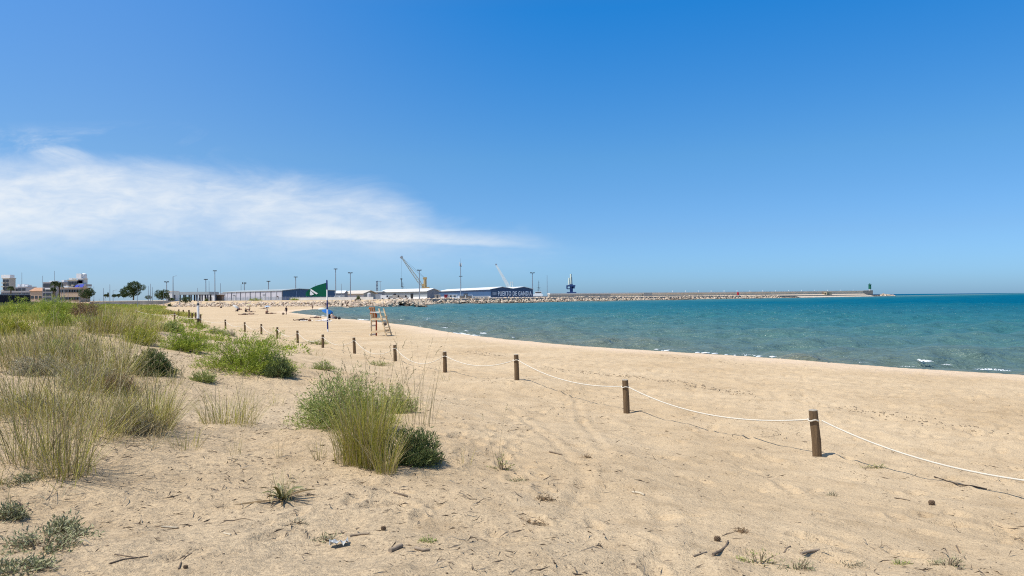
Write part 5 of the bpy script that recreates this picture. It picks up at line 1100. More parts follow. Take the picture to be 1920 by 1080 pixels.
def umbrella(px, py, dpx, label, colr, tilt=(0, 0), h=1.75, trim_c=None, Yo=None):
    q_ = gp(px, py); t = thing('beach_umbrella', label, 'umbrella', q_, 0, 'beach umbrellas'); s = dpx * q_.y / F / 2; M = Euler((tilt[0], tilt[1], 0)).to_matrix()
    pole_top = Vector((0, 0, h * .62)); ax = M @ Vector((0, 0, 1)); apex = pole_top + ax * h * .42
    b = MB(); b.tube([(0, 0, -.3), pole_top, apex + ax * .06], .022, 7); b.build('pole', wmat, t)
    b = MB(); n = 24; rings = [(0.02, 0), (.35, -.06), (.7, -.2), (1, -.40)]; vs = []
    for rr, dz in rings:
        for i in range(n): a = 2 * math.pi * i / n; k = 1 - (.05 * rr if i % 3 else 0); vs.append(apex + M @ Vector((s * rr * k * math.cos(a), s * rr * k * math.sin(a), dz * s * .9)))
    b.add(vs, [(j * n + i, j * n + (i + 1) % n, (j + 1) * n + (i + 1) % n, (j + 1) * n + i) for j in range(3) for i in range(n)], True); b.build('canopy', leafmat('canopy_%d_%d_%d' % tuple(int(c * 100) for c in colr), [colr, tuple(c * .9 for c in colr)], .3, .7), t)
    b = MB()
    for i in range(0, n, 3): a = 2 * math.pi * i / n; b.beam(apex - ax * .03, apex + M @ Vector((s * .97 * math.cos(a), s * .97 * math.sin(a), -.40 * s * .9 - .02)), .012, .012)
    b.build('ribs', gmet, t); return t
umbrella(441, 583.5, 13, 'white umbrella tipped right over, farthest left on the beach', (.75, .75, .72), (.1, .65), 1.3)
person(gp(445.5, 584), R(60), 'sit', 'person in black sitting in the shade of the tipped white umbrella', (.16, .09, .06), (.015, .015, .02), top=True)
person(gp(449, 581.5), R(-100), 'sit', 'person in reddish brown sitting beside the tipped white umbrella', (.30, .14, .09), (.16, .05, .04), top=True)
umbrella(466, 583, 13, 'pale yellow umbrella, second from the left', (.62, .55, .33), (0, .1), 1.6)
person(gp(461, 585), R(20), 'sit', 'person in dark clothes sitting left of the yellow umbrella', (.28, .15, .10), (.02, .02, .03), top=True)
person(gp(467.5, 582.5), R(80), 'sit', 'person sitting under the yellow umbrella in dark swimwear', (.26, .14, .09), (.02, .025, .05))
person(gp(471, 585.5), R(-80), 'lie', 'person lying stretched out right of the yellow umbrella', (.34, .19, .12), (.03, .03, .03))
person(gp(456.5, 590.5), R(85), 'lie', 'person in dark clothes lying alone in front of the yellow umbrella', (.22, .12, .08), (.05, .04, .04), top=True)
person(gp(468, 589.8), R(95), 'lie', 'person lying in a long flat pose on a brown towel', (.33, .20, .13), (.20, .12, .08))
umbrella(502, 588, 13, 'pale blue umbrella standing near the tip of the cove', (.42, .55, .70), (.05, -.1), 1.5)
person(gp(500.5, 588.5), R(30), 'sit', 'person sitting left under the pale blue umbrella', (.30, .17, .11), (.03, .03, .04))
person(gp(510, 588.5), R(-40), 'lie', 'person lying right of the pale blue umbrella', (.34, .20, .13), (.25, .20, .16))
person(gp(495, 578.5), R(90), 'lie', 'person lying on dark mat close to the rock bank', (.22, .13, .09), (.04, .03, .03))
person(gp(500, 578.3), R(-90), 'sit', 'person sitting on the sand close to the rock bank', (.22, .13, .09), (.04, .03, .03))
person(gp(536.8, 590), R(150), 'stand', 'dark haired person in black shorts walking along the water edge', (.25, .13, .085), (.015, .015, .02), sc=.92, top=True)
q_ = gp(586, 580.6); person(q_, R(180), 'stand', 'distant person standing at the cove left of the flag pole', (.25, .14, .09), (.02, .02, .03), sc=.85)
x_ = (521.5 - 960) / F * 284; person((x_, 284, H1(x_, 284) + .6), R(100), 'bend', 'person bending over on the rock bank', (.24, .13, .09), (.10, .06, .04), top=True)
umbrella(604, 583.5, 20, 'broad white umbrella low behind the flag pole', (.78, .78, .70), (.12, 0), .9)
umbrella(613.5, 597, 22, 'bright blue umbrella tilted behind the banded flag pole', (.015, .16, .50), (.25, .32), 1.25)
person(gp(618, 597), R(40), 'sit', 'person in black sitting under the bright blue umbrella', (.25, .14, .09), (.02, .02, .02), top=True)
person(gp(623, 597.5), R(-20), 'sit', 'person with a pale back sitting right of the blue umbrella', (.55, .36, .26), (.62, .55, .50), top=True)
person(gp(608, 601.8), R(75), 'lie', 'pale person lying in white just left of the flag pole', (.55, .36, .26), (.72, .70, .66), top=True)
person(gp(564, 601.5), R(95), 'lie', 'dark figure lying beside the pale towel', (.15, .085, .06), (.03, .025, .02), top=True)
person(gp(592.5, 596.5), R(80), 'lie', 'tanned figure lying left of the blue umbrella', (.20, .11, .075), (.04, .03, .03))
def towel(px, py, w, l, rz, label, c):
    q_ = gp(px, py); g = random.Random(int(px)); vs = []; nx, ny = 8, 12; ca, sa = math.cos(rz), math.sin(rz)
    for i in range(nx + 1):
        for j in range(ny + 1):
            lx, ly = (i / nx - .5) * w, (j / ny - .5) * l; wx, wy = q_.x + lx * ca - ly * sa, q_.y + lx * sa + ly * ca; vs.append((wx - q_.x, wy - q_.y, H1(wx, wy) - q_.z + .035 + g.uniform(0, .05)))
    n_ = len(vs); vs += [(a, b_, z_ - .012) for a, b_, z_ in vs]; b = MB(); b.add(vs, [(k, k + ny + 1, k + ny + 2, k + 1) for i in range(nx) for j in range(ny) for k in [i * (ny + 1) + j]], True)
    tag(b.build('towel', pm('towel_%d' % int(px), c, .9, .1, 2), None, q_), label, 'towel')
towel(575, 602, 1.5, .8, .2, 'pale towel spread on the sand left of the flag pole', (.78, .70, .60)); towel(607, 602.2, 2.0, .9, .1, 'white towel under the pale person near the flag pole', (.74, .72, .68)); towel(466, 590.3, 3.4, .8, 0, 'brown towel in front of the yellow umbrella', (.30, .21, .15)); towel(494, 579, 2.6, .9, .2, 'dark mat near the rock bank', (.16, .11, .09))
def bag(px, py, s, label, c):
    q_ = gp(px, py); t = thing('beach_bag', label, 'bag', q_); b = MB(); b.ball((0, 0, s * .32), (s * .5, s * .3, s * .38), 12, 8); b.build('body', pm('bag_%d' % int(px), c, .8), t); b = MB(); b.tube([(-s * .25, 0, s * .5), (-s * .15, 0, s * .85), (s * .15, 0, s * .85), (s * .25, 0, s * .5)], .02, 6); b.build('handle', pm('bag_%d' % int(px), c), t)
bag(629.5, 598, .5, 'dark bag on the sand right of the bathers', (.05, .03, .03)); bag(636, 598.8, .45, 'small black bag farthest right of the bathers', (.02, .02, .02)); bag(580.5, 602.5, .4, 'brown bag at the end of the pale towel', (.20, .11, .07)); bag(414.5, 577.5, .8, 'dark bundle alone on the far sand left of all umbrellas', (.10, .08, .07)); bag(531, 590, .5, 'small bag on the sand behind the walking person', (.16, .11, .08)); bag(721, 610.5, .5, 'dark bag under the ladder of the lifeguard chair', (.09, .07, .06))
#MARK_PLANTS

# ------------------------------------------------------------------ shrubs
def B(px, py, wpx, hpx, kind, label, seed, nb, lpb, LL, LW, cat='shrub', name='shrub', group='shrubs on the dune', **k):
    q_ = hit(px, py, 3, 300); s = q_.y / F
    return bush(name, label, (q_.x, q_.y + wpx * s * .25, q_.z - .03), wpx * s, hpx * s, kind, seed, nb, lpb, LL, LW, cat, group, **k)
B(452, 702, 172, 84, 'green', 'largest bright green bush beside the sandy gap', 1, 420, 44, .075, .012)
B(517, 708, 55, 50, 'dark', 'dark low bush at the end of the largest green bush', 2, 200, 36, .06, .012)
B(345, 660, 84, 48, 'green', 'bright green bush across the sandy gap from the largest bush', 3, 260, 36, .08, .013)
B(276, 703, 84, 50, 'dark', 'dense dark bush at the edge of the sandy gap', 4, 320, 40, .055, .016)
B(256, 645, 64, 36, 'yellow', 'yellow green bush above the dense dark bush', 5, 220, 30, .075, .012)
B(84, 596, 100, 40, 'green', 'tallest rounded green bush on the far dune crest', 6, 340, 40, .11, .02)
B(22, 602, 84, 46, 'green', 'green bush beside the tallest rounded bush', 7, 300, 34, .11, .02)
B(100, 612, 60, 30, 'green', 'small green bush under the tallest rounded bush', 8, 160, 30, .09, .016)
B(18, 628, 60, 32, 'yellow', 'yellow green bush at the dune edge', 9, 180, 28, .09, .014)
B(151, 599, 52, 34, 'dry', 'dead dark brown shrub on a bare sandy patch', 10, 200, 26, .16, .022)
B(640, 806, 172, 108, 'bluegreen', 'loose blue green bush behind the tall central grass', 11, 420, 36, .065, .010, flat=.8)
B(741, 776, 70, 60, 'bluegreen', 'blue green sprig showing right behind the central grass', 111, 130, 30, .06, .010)
B(768, 872, 88, 70, 'dark', 'round tangled dark bush at the foot of the central grass', 12, 300, 30, .06, .009)
B(366, 616, 40, 16, 'green', 'small green clump by the rope near the shower post', 13, 90, 24, .10, .018)
B(400, 626, 34, 16, 'bluegreen', 'small dull green clump in front of the straight fence', 14, 80, 22, .10, .018)
B(346, 606, 40, 18, 'green', 'green clump under the rope beside the lone post', 15, 90, 22, .11, .02)
B(316, 622, 44, 20, 'bluegreen', 'low green clump left of the lone post', 16, 90, 22, .11, .02)
B(430, 630, 22, 12, 'grey', 'small greyish clump at the foot of a far post', 17, 60, 18, .09, .016)
B(62, 706, 92, 44, 'grey', 'grey dried bush low on the near dune', 18, 260, 28, .06, .010)
B(150, 730, 110, 52, 'grey', 'wide grey dried bush in the middle of the dune grass', 19, 300, 28, .06, .010)
B(232, 812, 96, 50, 'grey', 'silvery grey bush beside the arching grass', 20, 260, 28, .05, .008)
B(212, 740, 70, 44, 'dry', 'dead brown twiggy bush behind the arching grass', 21, 200, 22, .07, .008)
B(40, 772, 80, 36, 'grey', 'pale grey dried clump at the dune edge', 22, 200, 26, .06, .009)
B(105, 668, 70, 34, 'bluegreen', 'dull green bush among straw grass on the dune', 23, 200, 28, .07, .012)
B(190, 622, 60, 30, 'yellow', 'straw coloured bush below the bare sandy patch', 24, 170, 26, .10, .012)
B(375, 716, 44, 24, 'bluegreen', 'small grey green clump in the sandy gap', 25, 90, 24, .06, .010)
B(604, 694, 50, 18, 'bluegreen', 'flat sparse clump above the central bush', 26, 60, 20, .07, .012)
B(590, 646, 46, 10, 'bluegreen', 'flat low clump at the foot of the fence below the flag pole', 27, 60, 20, .08, .014)
B(700, 686, 60, 8, 'bluegreen', 'thin flat clump under the loop of rope', 28, 36, 16, .07, .012)
# small weeds on the open sand
for i, (px, py, w_, h_, kd, lab) in enumerate(((940, 884, 54, 34, 'bluegreen', 'small weed with two long stalks on open sand'), (966, 905, 44, 12, 'succ', 'tiny flat green weed just below the stalked weed'), (605, 1018, 58, 22, 'succ', 'little yellow green weed beside the pale scrap'), (1432, 1066, 104, 34, 'bluegreen', 'spreading grey green weed at the bottom of the sand'), (1500, 1072, 74, 26, 'succ', 'brownish sprig beside the spreading grey weed'),
        (1786, 1066, 70, 26, 'succ', 'yellow green weed in the bottom corner of the sand'), (1652, 880, 50, 11, 'bluegreen', 'thin flat weed in the shadow line of the rope'), (800, 1018, 26, 14, 'bluegreen', 'tiny grey weed near the short cane piece'), (1560, 930, 20, 12, 'grey', 'tiny dried sprig alone on the sand'), (1600, 1066, 60, 18, 'grey', 'dried flat weed between the two bottom weeds'), (545, 985, 44, 16, 'grey', 'dried thin weed under the strap leaved plant'), (820, 835, 20, 12, 'grey', 'tiny dried weed right of the tangled dark bush'),
        (1692, 1060, 36, 12, 'bluegreen', 'tiny weed left of the yellow green weed'), (1390, 1000, 30, 14, 'dry', 'small dead sprig above the spreading grey weed'), (1100, 860, 24, 9, 'dry', 'tiny dead sprig beside the curved track'), (1010, 940, 60, 16, 'dry', 'flat heap of dead twigs on the sand'), (990, 985, 70, 14, 'dry', 'wider flat heap of dead twigs below the first'))):
    B(px, py, w_, h_, kd, lab, 60 + i, 22, 9, .032, .006, 'weed', 'weed', 'weeds on the open sand', flat=.5)
for i, (px, py, w_, h_, lab) in enumerate(((55, 1035, 170, 30, 'largest patch of fleshy yellow green ground plant'), (108, 1004, 70, 40, 'upright fleshy shoots beside the largest patch'), (10, 975, 56, 34, 'fleshy green shoots at the edge of the sand'), (15, 1074, 110, 20, 'lowest patch of fleshy ground plant'), (36, 905, 60, 16, 'small green shoots above the fleshy patches'))):
    B(px, py, w_, h_, 'succ', lab, 90 + i, 90, 11, .042, .010, 'ground plant', 'ground_plant', 'fleshy ground plants', flat=.9)
# ------------------------------------------------------------------ grass tufts
def G(px, py, hpx, rpx, n, label, seed, **k):
    q_ = hit(px, py, 3, 300); s = q_.y / F; return tuft('grass_tuft', label, q_, hpx * s, rpx * s, n, seed, **k)
G(690, 874, 185, 27, 380, 'tall golden green grass tuft in the centre of the dune foreground', 1, mix=.75, lean=.16, w=.0058, stalks=40)
G(724, 886, 120, 20, 200, 'lower grass tuft joining the central tuft and the tangled bush', 2, mix=.5, lean=.2, w=.005)
G(655, 856, 130, 24, 120, 'thin grass on the near side of the loose blue green bush', 3, mix=.5, lean=.15, w=.005, stalks=8)
G(636, 872, 100, 8, 20, 'few thin upright stems left of the central tuft', 4, mix=.3, lean=.08, w=.005)
G(598, 862, 64, 12, 26, 'short group of dry stems below the loose bush', 5, mix=.2, lean=.10, w=.005)
G(782, 800, 150, 34, 26, 'tall sparse brown stalks behind the tangled dark bush', 6, mix=.0, lean=.12, w=.006, stalks=12)
G(430, 796, 92, 54, 240, 'pale green sparse tuft below the largest bush', 7, mix=.6, lean=.34, w=.005, stalks=18)
G(276, 806, 130, 44, 420, 'bushy straw and green tuft with arching stems', 8, mix=.45, lean=.42, w=.0055, stalks=44)
G(300, 800, 80, 30, 160, 'bright straw tuft right against the arching tuft', 9, mix=.35, lean=.4, w=.005)
G(122, 895, 200, 40, 150, 'tall loose tuft with long leaning stalks, lowest of the dune', 10, mix=.6, lean=0.41, w=0.0049, stalks=60)
G(60, 870, 190, 46, 130, 'tall loose tuft at the dune edge', 11, mix=.5, lean=0.43, w=0.0049, stalks=50)
G(190, 820, 170, 46, 170, 'loose tuft between the lowest tuft and the silvery bush', 12, mix=.5, lean=0.54, w=0.0045, stalks=44)
G(28, 780, 150, 60, 240, 'thick tuft at the dune edge behind the grey clump', 13, mix=.5, lean=0.47, w=0.0054, stalks=40)
G(110, 790, 150, 50, 200, 'green tuft in the middle of the dried bushes', 14, mix=.65, lean=0.51, w=0.0054, stalks=40)
G(180, 730, 120, 50, 280, 'tuft with tall stalks rising before the yellow green bush', 15, mix=.5, lean=0.47, w=0.0063, stalks=50)
G(225, 700, 100, 40, 220, 'tuft against the dense dark bush', 16, mix=.6, lean=.3, w=.007, stalks=36)
G(60, 690, 110, 60, 320, 'wide tuft of straw on the left dune', 17, mix=.35, lean=.3, w=.008, stalks=30)
G(130, 690, 100, 50, 260, 'straw tuft beside the wide straw tuft', 18, mix=.4, lean=.3, w=.008, stalks=26)
G(15, 660, 60, 40, 300, 'golden tuft low on the dune edge', 19, mix=.3, lean=.25, w=.010)
G(100, 645, 50, 50, 340, 'golden tuft below the rounded bushes', 20, mix=.3, lean=.25, w=.012)
G(190, 625, 60, 34, 320, 'upright golden tuft right of the bare sandy patch', 21, mix=.35, lean=.25, w=.013, stalks=20)
G(230, 622, 56, 30, 280, 'golden green tuft at the foot of the dune slope', 22, mix=.45, lean=.25, w=.013)
G(272, 622, 44, 30, 240, 'straw tuft above the bright green bush', 23, mix=.4, lean=.28, w=.013)
G(218, 602, 44, 36, 320, 'dense grass tuft on the skyline of the dune', 24, mix=.45, lean=.25, w=.016)
G(350, 842, 60, 26, 46, 'small green and dry tuft on bare sand', 25, mix=.5, lean=.35, w=.0045)
G(440, 852, 60, 14, 14, 'few dry stems on bare sand below the pale tuft', 26, mix=.2, lean=.12, w=.0045)
G(522, 858, 56, 8, 10, 'thin upright dry stems on bare sand', 27, mix=.1, lean=.1, w=.0045)
G(932, 878, 110, 6, 4, 'two long bare stalks rising from a small weed', 28, mix=0, lean=.12, w=.005, stalks=2, sh=1.1)
G(836, 716, 40, 8, 10, 'small dry stems under the short post', 29, mix=.2, lean=.15, w=.007)
G(592, 668, 30, 16, 20, 'dry wisps near the foot of the fence', 30, mix=.1, lean=.3, w=.009)
G(870, 870, 50, 16, 12, 'sparse dry wisps right of the tangled bush', 31, mix=.3, lean=.3, w=.0045)
G(520, 760, 40, 14, 16, 'sparse stems beside the loose blue green bush', 32, mix=.4, lean=.3, w=.005)
G(325, 720, 60, 18, 30, 'sparse stalks beside the sandy gap', 33, mix=.3, lean=.35, w=.006, stalks=8)
G(400, 690, 40, 16, 22, 'dry stalks in front of the largest bush', 34, mix=.2, lean=.4, w=.006)
G(660, 872, 165, 16, 120, 'slimmer grass tuft standing against the near side of the central tuft', 40, mix=.7, lean=.2, w=.0055, stalks=16)
G(708, 850, 175, 22, 200, 'greener grass rising behind the central tuft', 41, mix=.9, lean=.2, w=.0055, stalks=14)
# strap-leaved plant
q_ = hit(528, 938); s = q_.y / F; t = thing('strap_leaf_plant', 'small plant of broad twisted olive strap leaves on the bare sand', 'plant', q_); g = np.random.default_rng(4)
for i in range(17):
    a = i * 2.4 + g.uniform(-.3, .3); L_ = s * g.uniform(38, 74); up = g.uniform(.35, 1.0) if i > 4 else g.uniform(.05, .3); n_ = 9; vs = []; w0 = s * g.uniform(6, 9.5)
    for k in range(n_ + 1):
        f = k / n_; hor = L_ * (f * (1 - .55 * up) + .25 * f * f); z_ = L_ * (up * f - (.42 * up + .10) * f ** 2.6); tw = .7 * f * (1 if i % 2 else -1); wd = w0 * (math.sin(math.pi * min(1, .12 + .88 * f)) ** .6 if f < 1 else .05) * (.55 + .45 * (1 - f))
        c = Vector((math.cos(a) * hor, math.sin(a) * hor, max(z_, .012))); sd = Vector((-math.sin(a) * math.cos(tw), math.cos(a) * math.cos(tw), math.sin(tw))); vs += [c - sd * wd * .5, c + Vector((0, 0, -.12 * wd)), c + sd * wd * .5]
    b = MB(); b.add(vs, [(3 * k + m, 3 * k + m + 1, 3 * k + m + 4, 3 * k + m + 3) for k in range(n_) for m in (0, 1)], True); b.build('leaf', pm('strap_leaf' if i > 4 else 'strap_leaf_dry', (.13, .13, .035) if i > 4 else (.20, .13, .055), .45, .45, 9, spec=.5), t)
V, Q, T3 = blade_arr(np.array([[0, 0, -.01]]) + g.normal(0, .05, (34, 3)) * np.array([1, 1, 0]), g.uniform(.15, .36, 34), g.uniform(0, 6.28, 34), np.abs(g.normal(.25, .2, 34)), np.abs(g.normal(0, .3, 34)), .006, g, 4); link('dry_blades', mesh_np('dry_blades', V, Q, T3), LM['straw'], t)

# ------------------------------------------------------------------ mass vegetation: uncountable grass
def inpoly(px, py, poly):
    c = np.zeros(px.shape, bool); n = len(poly)
    for i in range(n):
        (x0, y0), (x1, y1) = poly[i], poly[(i + 1) % n]
        c ^= ((y0 > py) != (y1 > py)) & (px < (x1 - x0) * (py - y0) / (y1 - y0 + 1e-12) + x0)
    return c
CMI = np.array(CM.transposed())
def project(P3):
    d = (P3 - np.array(CAM)) @ CMI.T; return 960 + F * d[:, 0] / -d[:, 2], 540 - F * d[:, 1] / -d[:, 2]
def scatter(worldpoly, dens, g, keep=None):
    wp = np.array(worldpoly); lo, hi = wp.min(0), wp.max(0); n = int((hi - lo).prod() * dens); x = g.uniform(lo[0], hi[0], n); y = g.uniform(lo[1], hi[1], n); m = inpoly(x, y, worldpoly)
    x, y = x[m], y[m]
    if keep is not None: m = g.uniform(0, 1, len(x)) < keep(x, y); x, y = x[m], y[m]
    return np.stack([x, y, H(x, y)], -1)
def pixpoly(pts): return [(q_.x, q_.y) for q_ in (hit(a, b_, 3, 400) for a, b_ in pts)]
def clumps(name, label, C_, nbl, h, r, w, mat, g, lean=.3, curl=.25, seg=2):
    n = len(C_); N_ = n * nbl; a = g.uniform(0, 6.28, N_); rr = r * np.sqrt(g.uniform(0, 1, N_)); hs = np.repeat(g.uniform(.55, 1.25, n), nbl)
    base = np.repeat(C_, nbl, 0) + np.stack([rr * np.cos(a), rr * np.sin(a), np.full(N_, -.02)], -1)
    V, Q, T3 = blade_arr(base, h * hs * g.uniform(.5, 1.1, N_), a + g.normal(0, .8, N_), np.abs(g.normal(0, lean, N_)) + .04, np.abs(g.normal(0, curl, N_)), w * g.uniform(.7, 1.3, N_), g, seg)
    o = link(name, mesh_np(name, V, Q, T3), LM[mat]); return tag(o, label, None, None, 'stuff')
gs = np.random.default_rng(99)
nearp = pixpoly([(-260, 640), (150, 640), (250, 660), (300, 720), (330, 770), (310, 830), (230, 860), (190, 915), (120, 955), (-300, 1010)])
kn_ = lambda x, y: np.clip(.55 + 2.0 * fbm(x * .5, y * .5, 3, 71), .18, 1)
clumps('dry_grass', 'thin dry grass spread over the near dune', scatter(nearp, 22, gs, kn_), 9, .34, .16, .0048, 'straw', gs, .55, .4, 3)
clumps('green_grass', 'thin green grass growing through the dry grass', scatter(nearp, 5, gs, lambda x, y: np.clip(.45 + 2.4 * fbm(x * .45, y * .45, 3, 72), 0, 1)), 10, .42, .12, .005, 'grass', gs, .35, .25, 3)
clumps('low_litter_grass', 'flat matted dead grass between the tufts', scatter(nearp, 26, gs, kn_), 7, .16, .16, .0055, 'grey', gs, 1.2, .6, 2)
midp = pixpoly([(-120, 600), (60, 588), (150, 604), (215, 596), (300, 600), (310, 628), (250, 655), (150, 650), (-160, 650)])
clumps('mid_grass', 'golden grass covering the slope of the dune', scatter(midp, 11, gs, lambda x, y: np.clip(.55 + 2.2 * fbm(x * .22, y * .22, 3, 73), 0, 1) * (np.hypot(x + 15.5, y - 27) > 1.3)), 10, .5, .2, .011, 'fgrass', gs, .3, .25, 2)
farpoly = [(-130, 200), (-34, 44), (-24, 30), (-28, 26), (-60, 40), (-130, 110), (-260, 200), (-260, 300), (-150, 296), (-118, 276)]
fin = [(x - 1.2 - .012 * y, y) for x, y in FENCE if 28 < y < 300]
farpoly = fin + [(-150, 290), (-300, 300), (-300, 150), (-110, 80), (-50, 40), (-30, 27)]
kf = lambda x, y: np.clip(.62 + 2.2 * fbm(x * .10, y * .10, 4, 74), .04, 1) * np.clip(1.0 - (y - 40) / 400, .4, 1) * np.where(y < 95, ss(3.2, 10.5, sdist(x, y, FENCE) + 3 * fbm(x * .3, y * .3, 2, 77)), 1)
C_ = scatter(farpoly, 2.6, gs, kf); fa = C_[:, 1] < 75
clumps('dune_grass', 'yellow green grass covering the dune toward the far rocks', C_[fa], 22, .42, .42, .02, 'fgrass', gs, .35, .25, 2)
clumps('far_dune_grass', 'green grass and scrub on the far dune before the town', C_[~fa], 16, .62, .85, .06, 'fgrass', gs, .4, .3, 2)
C_ = scatter(farpoly, .12, gs, lambda x, y: np.clip(.2 + 3 * fbm(x * .06, y * .06, 3, 75), 0, 1) * ss(2.5, 6, sdist(x, y, FENCE)))
n = len(C_); m_ = 90; rep = np.repeat(C_, m_, 0); rr = np.repeat(gs.uniform(.5, 1.4, n), m_); d = nrm(gs.normal(size=(n * m_, 3))); d[:, 2] = np.abs(d[:, 2]); sc_ = 1 + rep[:, 1] / 150
V, Q = leaf_arr(rep + d * rr[:, None] * np.array([1, 1, .55]) * gs.uniform(.5, 1, (n * m_, 1)), nrm(d + gs.normal(0, .5, d.shape)), .13 * sc_, .05 * sc_, gs)
tag(link('low_scrub', mesh_np('low_scrub', V, Q), LM['green']), 'low green scrub scattered through the far dune grass', None, None, 'stuff')
C_ = scatter([(-300, 190), (-135, 190), (-160, 270), (-170, 292), (-300, 330)], .35, gs, lambda x, y: np.clip(.35 + 2.4 * fbm(x * .05, y * .05, 3, 76), 0, 1))
n = len(C_); m_ = 60; rep = np.repeat(C_, m_, 0); rr = np.repeat(gs.uniform(.7, 1.9, n), m_); d = nrm(gs.normal(size=(n * m_, 3))); d[:, 2] = np.abs(d[:, 2])
V, Q = leaf_arr(rep + d * rr[:, None] * np.array([1, 1, .7]) * gs.uniform(.5, 1, (n * m_, 1)), nrm(d + gs.normal(0, .5, d.shape)), .34, .15, gs)
tag(link('dark_scrub', mesh_np('dark_scrub', V, Q), LM['dark']), 'dark low scrub in front of the town at the back of the dune', None, None, 'stuff')
# ------------------------------------------------------------------ beach litter
g = gs
lp = [(-14, 4.2), (-14, 20), (-6, 24), (4, 24), (9, 14), (14, 4.2)]
sfk = lambda x, y: np.clip(.16 + .55 * ss(2, 9, sdist(x, y, FENCE)) + 1.3 * fbm(x * .55, y * .55, 3, 81), .02, 1) * np.clip(10 / y, .25, 1.4) * (1 - .8 * ss(-.5, -3, sdist(x, y, FENCE)))
T0 = scatter(lp, 60, g, sfk); n = len(T0)
az = g.uniform(0, 6.28, n); L_ = g.gamma(2.0, .028, n) + .015; d = np.stack([np.cos(az), np.sin(az), g.normal(.12, .16, n)], -1); V, Q = leaf_arr(T0 + np.array([0, 0, .006]), nrm(d), L_, np.clip(L_ * .14, .004, .014), g, .18)
lm_ = leafmat('litter', [(.10, .07, .045), (.17, .125, .08), (.24, .18, .12), (.07, .05, .035), (.36, .30, .22)], .0, .8)
tag(link('plant_litter', mesh_np('plant_litter', V, Q), lm_), 'scattered chips of dead leaf and reed over the sand', None, None, 'stuff')
T1 = scatter(lp, 5.0, g, sfk); b = MB(); n1_ = len(T1); ta_ = g.uniform(0, 6.28, n1_); tl_ = g.gamma(2.0, .032, n1_) + .02; tk_ = g.normal(0, .35, n1_); PX = [T1[:, 0]]; PY = [T1[:, 1]]
for i in range(3): ta_ = ta_ + tk_ * .5; PX.append(PX[-1] + np.cos(ta_) * tl_ / 3); PY.append(PY[-1] + np.sin(ta_) * tl_ / 3)
PZ = [H(a_, c_) + .006 + (.02 * (tl_ > .1) if i == 2 else 0) for i, (a_, c_) in enumerate(zip(PX, PY))]
for k in range(n1_):
    r0 = min(.0045, .0014 + tl_[k] * .012); b.tube([(PX[i][k], PY[i][k], PZ[i][k]) for i in range(4)], [r0, r0, r0 * .8, r0 * .4], 4)
tag(b.build('twigs', lm_), 'thin dead twigs strewn over the sand', None, None, 'stuff')
T2 = scatter(lp, 8.0, g, sfk); b = MB()
for x, y, z in T2: r0 = g.uniform(.003, .009); b.ball((x, y, z + r0 * .4), (r0 * g.uniform(.8, 1.6), r0, r0 * .7), 6, 4)
tag(b.build('pebbles', lm_), 'small dark pebbles and seeds on the sand', None, None, 'stuff')
# weed lines washed up along the beach, and a trampled seaweed patch
b = MB(); gw_ = random.Random(8)
for line, nn, wd, sz in (([(1020, 690), (1100, 699), (1180, 706), (1260, 716), (1340, 730), (1400, 738)], 300, 3.0, .05), ([(1560, 764), (1640, 775), (1720, 790), (1800, 803), (1840, 808)], 110, 3.5, .035), ([(880, 659), (905, 663), (935, 668)], 150, 5, .05), ([(1230, 668), (1300, 674), (1400, 684)], 70, 4, .04)):
    line = [hit(a_, c_, 8, 90) for a_, c_ in line]
    for k in range(nn):
        f = gw_.random() * (len(line) - 1); i = min(int(f), len(line) - 2); q0 = line[i]; q1 = line[i + 1]; f -= i; q_ = q0.lerp(q1, f) + Vector((gw_.gauss(0, .05 * wd), gw_.gauss(0, .09 * wd), 0)); q_.z = H1(q_.x, q_.y)
        a = gw_.uniform(0, 6.28); l = sz * gw_.uniform(.5, 2.2); dx, dy = math.cos(a) * l, math.sin(a) * l; b.tube([q_ + Vector((0, 0, .004)), q_ + Vector((dx * .5, dy * .5, .014)), q_ + Vector((dx, dy, .004))], [.004, .007, .003], 4)
tag(b.build('weed_line', lm_), 'broken lines of washed up weed along the beach', None, None, 'stuff')
def stick(pix, r, label, mat, name='stick', taper=.6, lift=0.0):
    pts = []
    for px, py in pix: q_ = hit(px, py, 3, 60); pts.append(q_ + Vector((0, 0, r * .8 + lift)))
    o = pts[0].copy(); b = MB(); m = len(pts); b.tube([p - o for p in pts], [r * (1 - (1 - taper) * i / (m - 1)) for i in range(m)], 8); return tag(b.build(name, mat, None, o), label, 'stick', 'sticks lying on the sand')
dw = pm('driftwood', (.17, .125, .085), .9, .35, 20); pw = pm('pale_cane', (.46, .39, .28), .8, .25, 20); gw = pm('grey_wood', (.28, .215, .15), .9, .3, 20)
stick([(731, 1036), (742, 1031), (753, 1026)], .017, 'short thick grey cane piece, lying near the pale scrap', gw, taper=1); stick([(779, 1030), (792, 1034), (806, 1033)], .014, 'bent grey root piece right of the short cane', gw)
stick([(335, 1068), (340, 1054), (350, 1044), (360, 1038)], .006, 'thin dark curved twig standing low on the near sand', dw); stick([(205, 1058), (230, 1050), (262, 1046), (278, 1044)], .006, 'long thin dark twig beside the fleshy plants', dw); stick([(215, 1040), (240, 1044), (262, 1047)], .005, 'twig crossing the long thin dark twig', dw)
stick([(302, 989), (318, 990), (334, 991)], .008, 'pale cane bit left of the strap leaved plant', pw, taper=1); stick([(420, 1001), (433, 1004)], .007, 'small pale cane bit on the near sand', pw, taper=1); stick([(616, 1003), (632, 1001), (645, 1001)], .005, 'dark twig just above the pale scrap', dw); stick([(656, 1006), (676, 1003), (692, 1002)], .009, 'flat dry reed piece right of the dark twig', gw, taper=1)
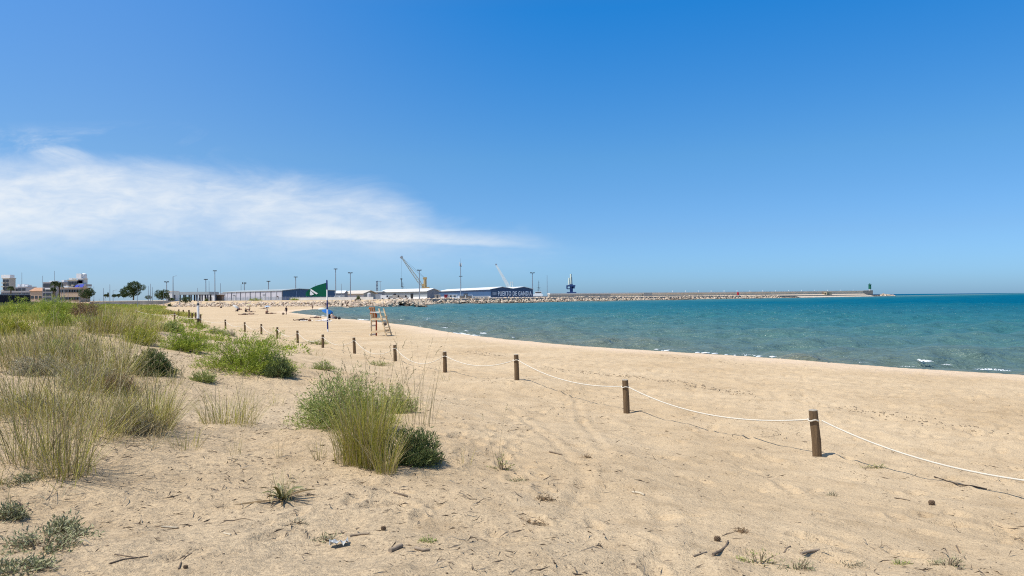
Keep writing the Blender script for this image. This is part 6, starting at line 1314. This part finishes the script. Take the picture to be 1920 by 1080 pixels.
stick([(1337, 1042), (1352, 1034), (1361, 1026), (1365, 1016)], .012, 'forked bark stick next to a pine cone', dw); stick([(1300, 1044), (1312, 1040), (1325, 1036)], .008, 'reed piece left of the forked bark stick', gw); stick([(1502, 1040), (1516, 1036), (1536, 1033)], .012, 'split reed piece at the bottom of the sand', gw, taper=1); stick([(1470, 1040), (1476, 1030), (1482, 1026)], .011, 'short dark bark piece near the split reed', dw)
stick([(1793, 1024), (1797, 1032), (1800, 1038)], .007, 'short dark twig near the corner weed', dw); stick([(1752, 878 + 17), (1775, 903), (1800, 910), (1822, 912), (1850, 918)], .010, 'wavy dark cord lying under the low end of the white rope', pm('rope_shadow_dark', (.07, .05, .035), .9), 'rope_shadow', 1.0); stick([(262, 805), (272, 808), (284, 811)], .02, 'pale bleached root at the foot of the arching tuft', pw, taper=.8)  # the wavy dark strand is laid in place of the rope's cast shadow
stick([(1677, 934), (1690, 936), (1706, 939)], .007, 'thin dark twig near a lone pine cone', dw); stick([(684, 922), (700, 918), (714, 916)], .007, 'thin grey twig below the central grass', gw); stick([(738, 926), (752, 929), (764, 932)], .013, 'ragged bark piece below the tangled bush', dw); stick([(1030, 848), (1042, 851), (1054, 854)], .012, 'dark bark strip beside the curved track', dw); stick([(1185, 924), (1200, 926), (1208, 930)], .012, 'white and grey reed piece in the middle of the sand', pw, taper=1)
stick([(1180, 770), (1200, 772), (1212, 773)], .006, 'thin twig at the foot of the tall brown post', dw)
q_ = hit(636, 1024, 3, 60); b = MB(); vs = []; r_ = random.Random(2)
for i in range(7):
    for j in range(5): vs.append(((i / 6 - .5) * .14, (j / 4 - .5) * .09, .012 + r_.uniform(0, .045)))
n_ = len(vs); vs += [(a, c, z - .003) for a, c, z in vs]; b.add(vs, [(k, k + 5, k + 6, k + 1) for i in range(6) for j in range(4) for k in [i * 5 + j]]); tag(b.build('plastic_scrap', pm('scrap', (.42, .42, .40), .4, .12, 20, spec=.5), None, q_, .4), 'crumpled pale plastic scrap beside the little yellow weed', 'litter')
def cone(px, py, r, label):
    q_ = hit(px, py, 3, 60); b = MB(); b.ball((0, 0, r * .8), (r, r * .85, r), 10, 8); rr = random.Random(px)
    for i in range(60): a = i * 2.4; zz = -.85 + 1.7 * i / 60; k = math.sqrt(max(0, 1 - zz * zz)); c = Vector((r * k * math.cos(a), r * .85 * k * math.sin(a), r * .8 + r * zz)); b.cone(c * .98, c + Vector((math.cos(a) * k, math.sin(a) * k, zz + .4)) * r * .25, r * .2, r * .05, 5)
    tag(b.build('pine_cone', pm('cone_brown', (.15, .10, .06), .9, .3, 30), None, q_), label, 'pine cone', 'pine cones on the sand')
cone(1747, 947, 0.0328, 'round brown pine cone lying under the low white rope'); cone(1345, 1015, 0.0250, 'brown pine cone next to the forked bark stick'); cone(348, 1066, 0.0133, 'small dark pine cone beside the thin curved twig'); cone(719, 994, 0.0187, 'small reddish pine cone above the short cane piece')
print('TOTAL', len(bpy.data.objects), sum(len(o.data.polygons) for o in bpy.data.objects if o.type == 'MESH'))
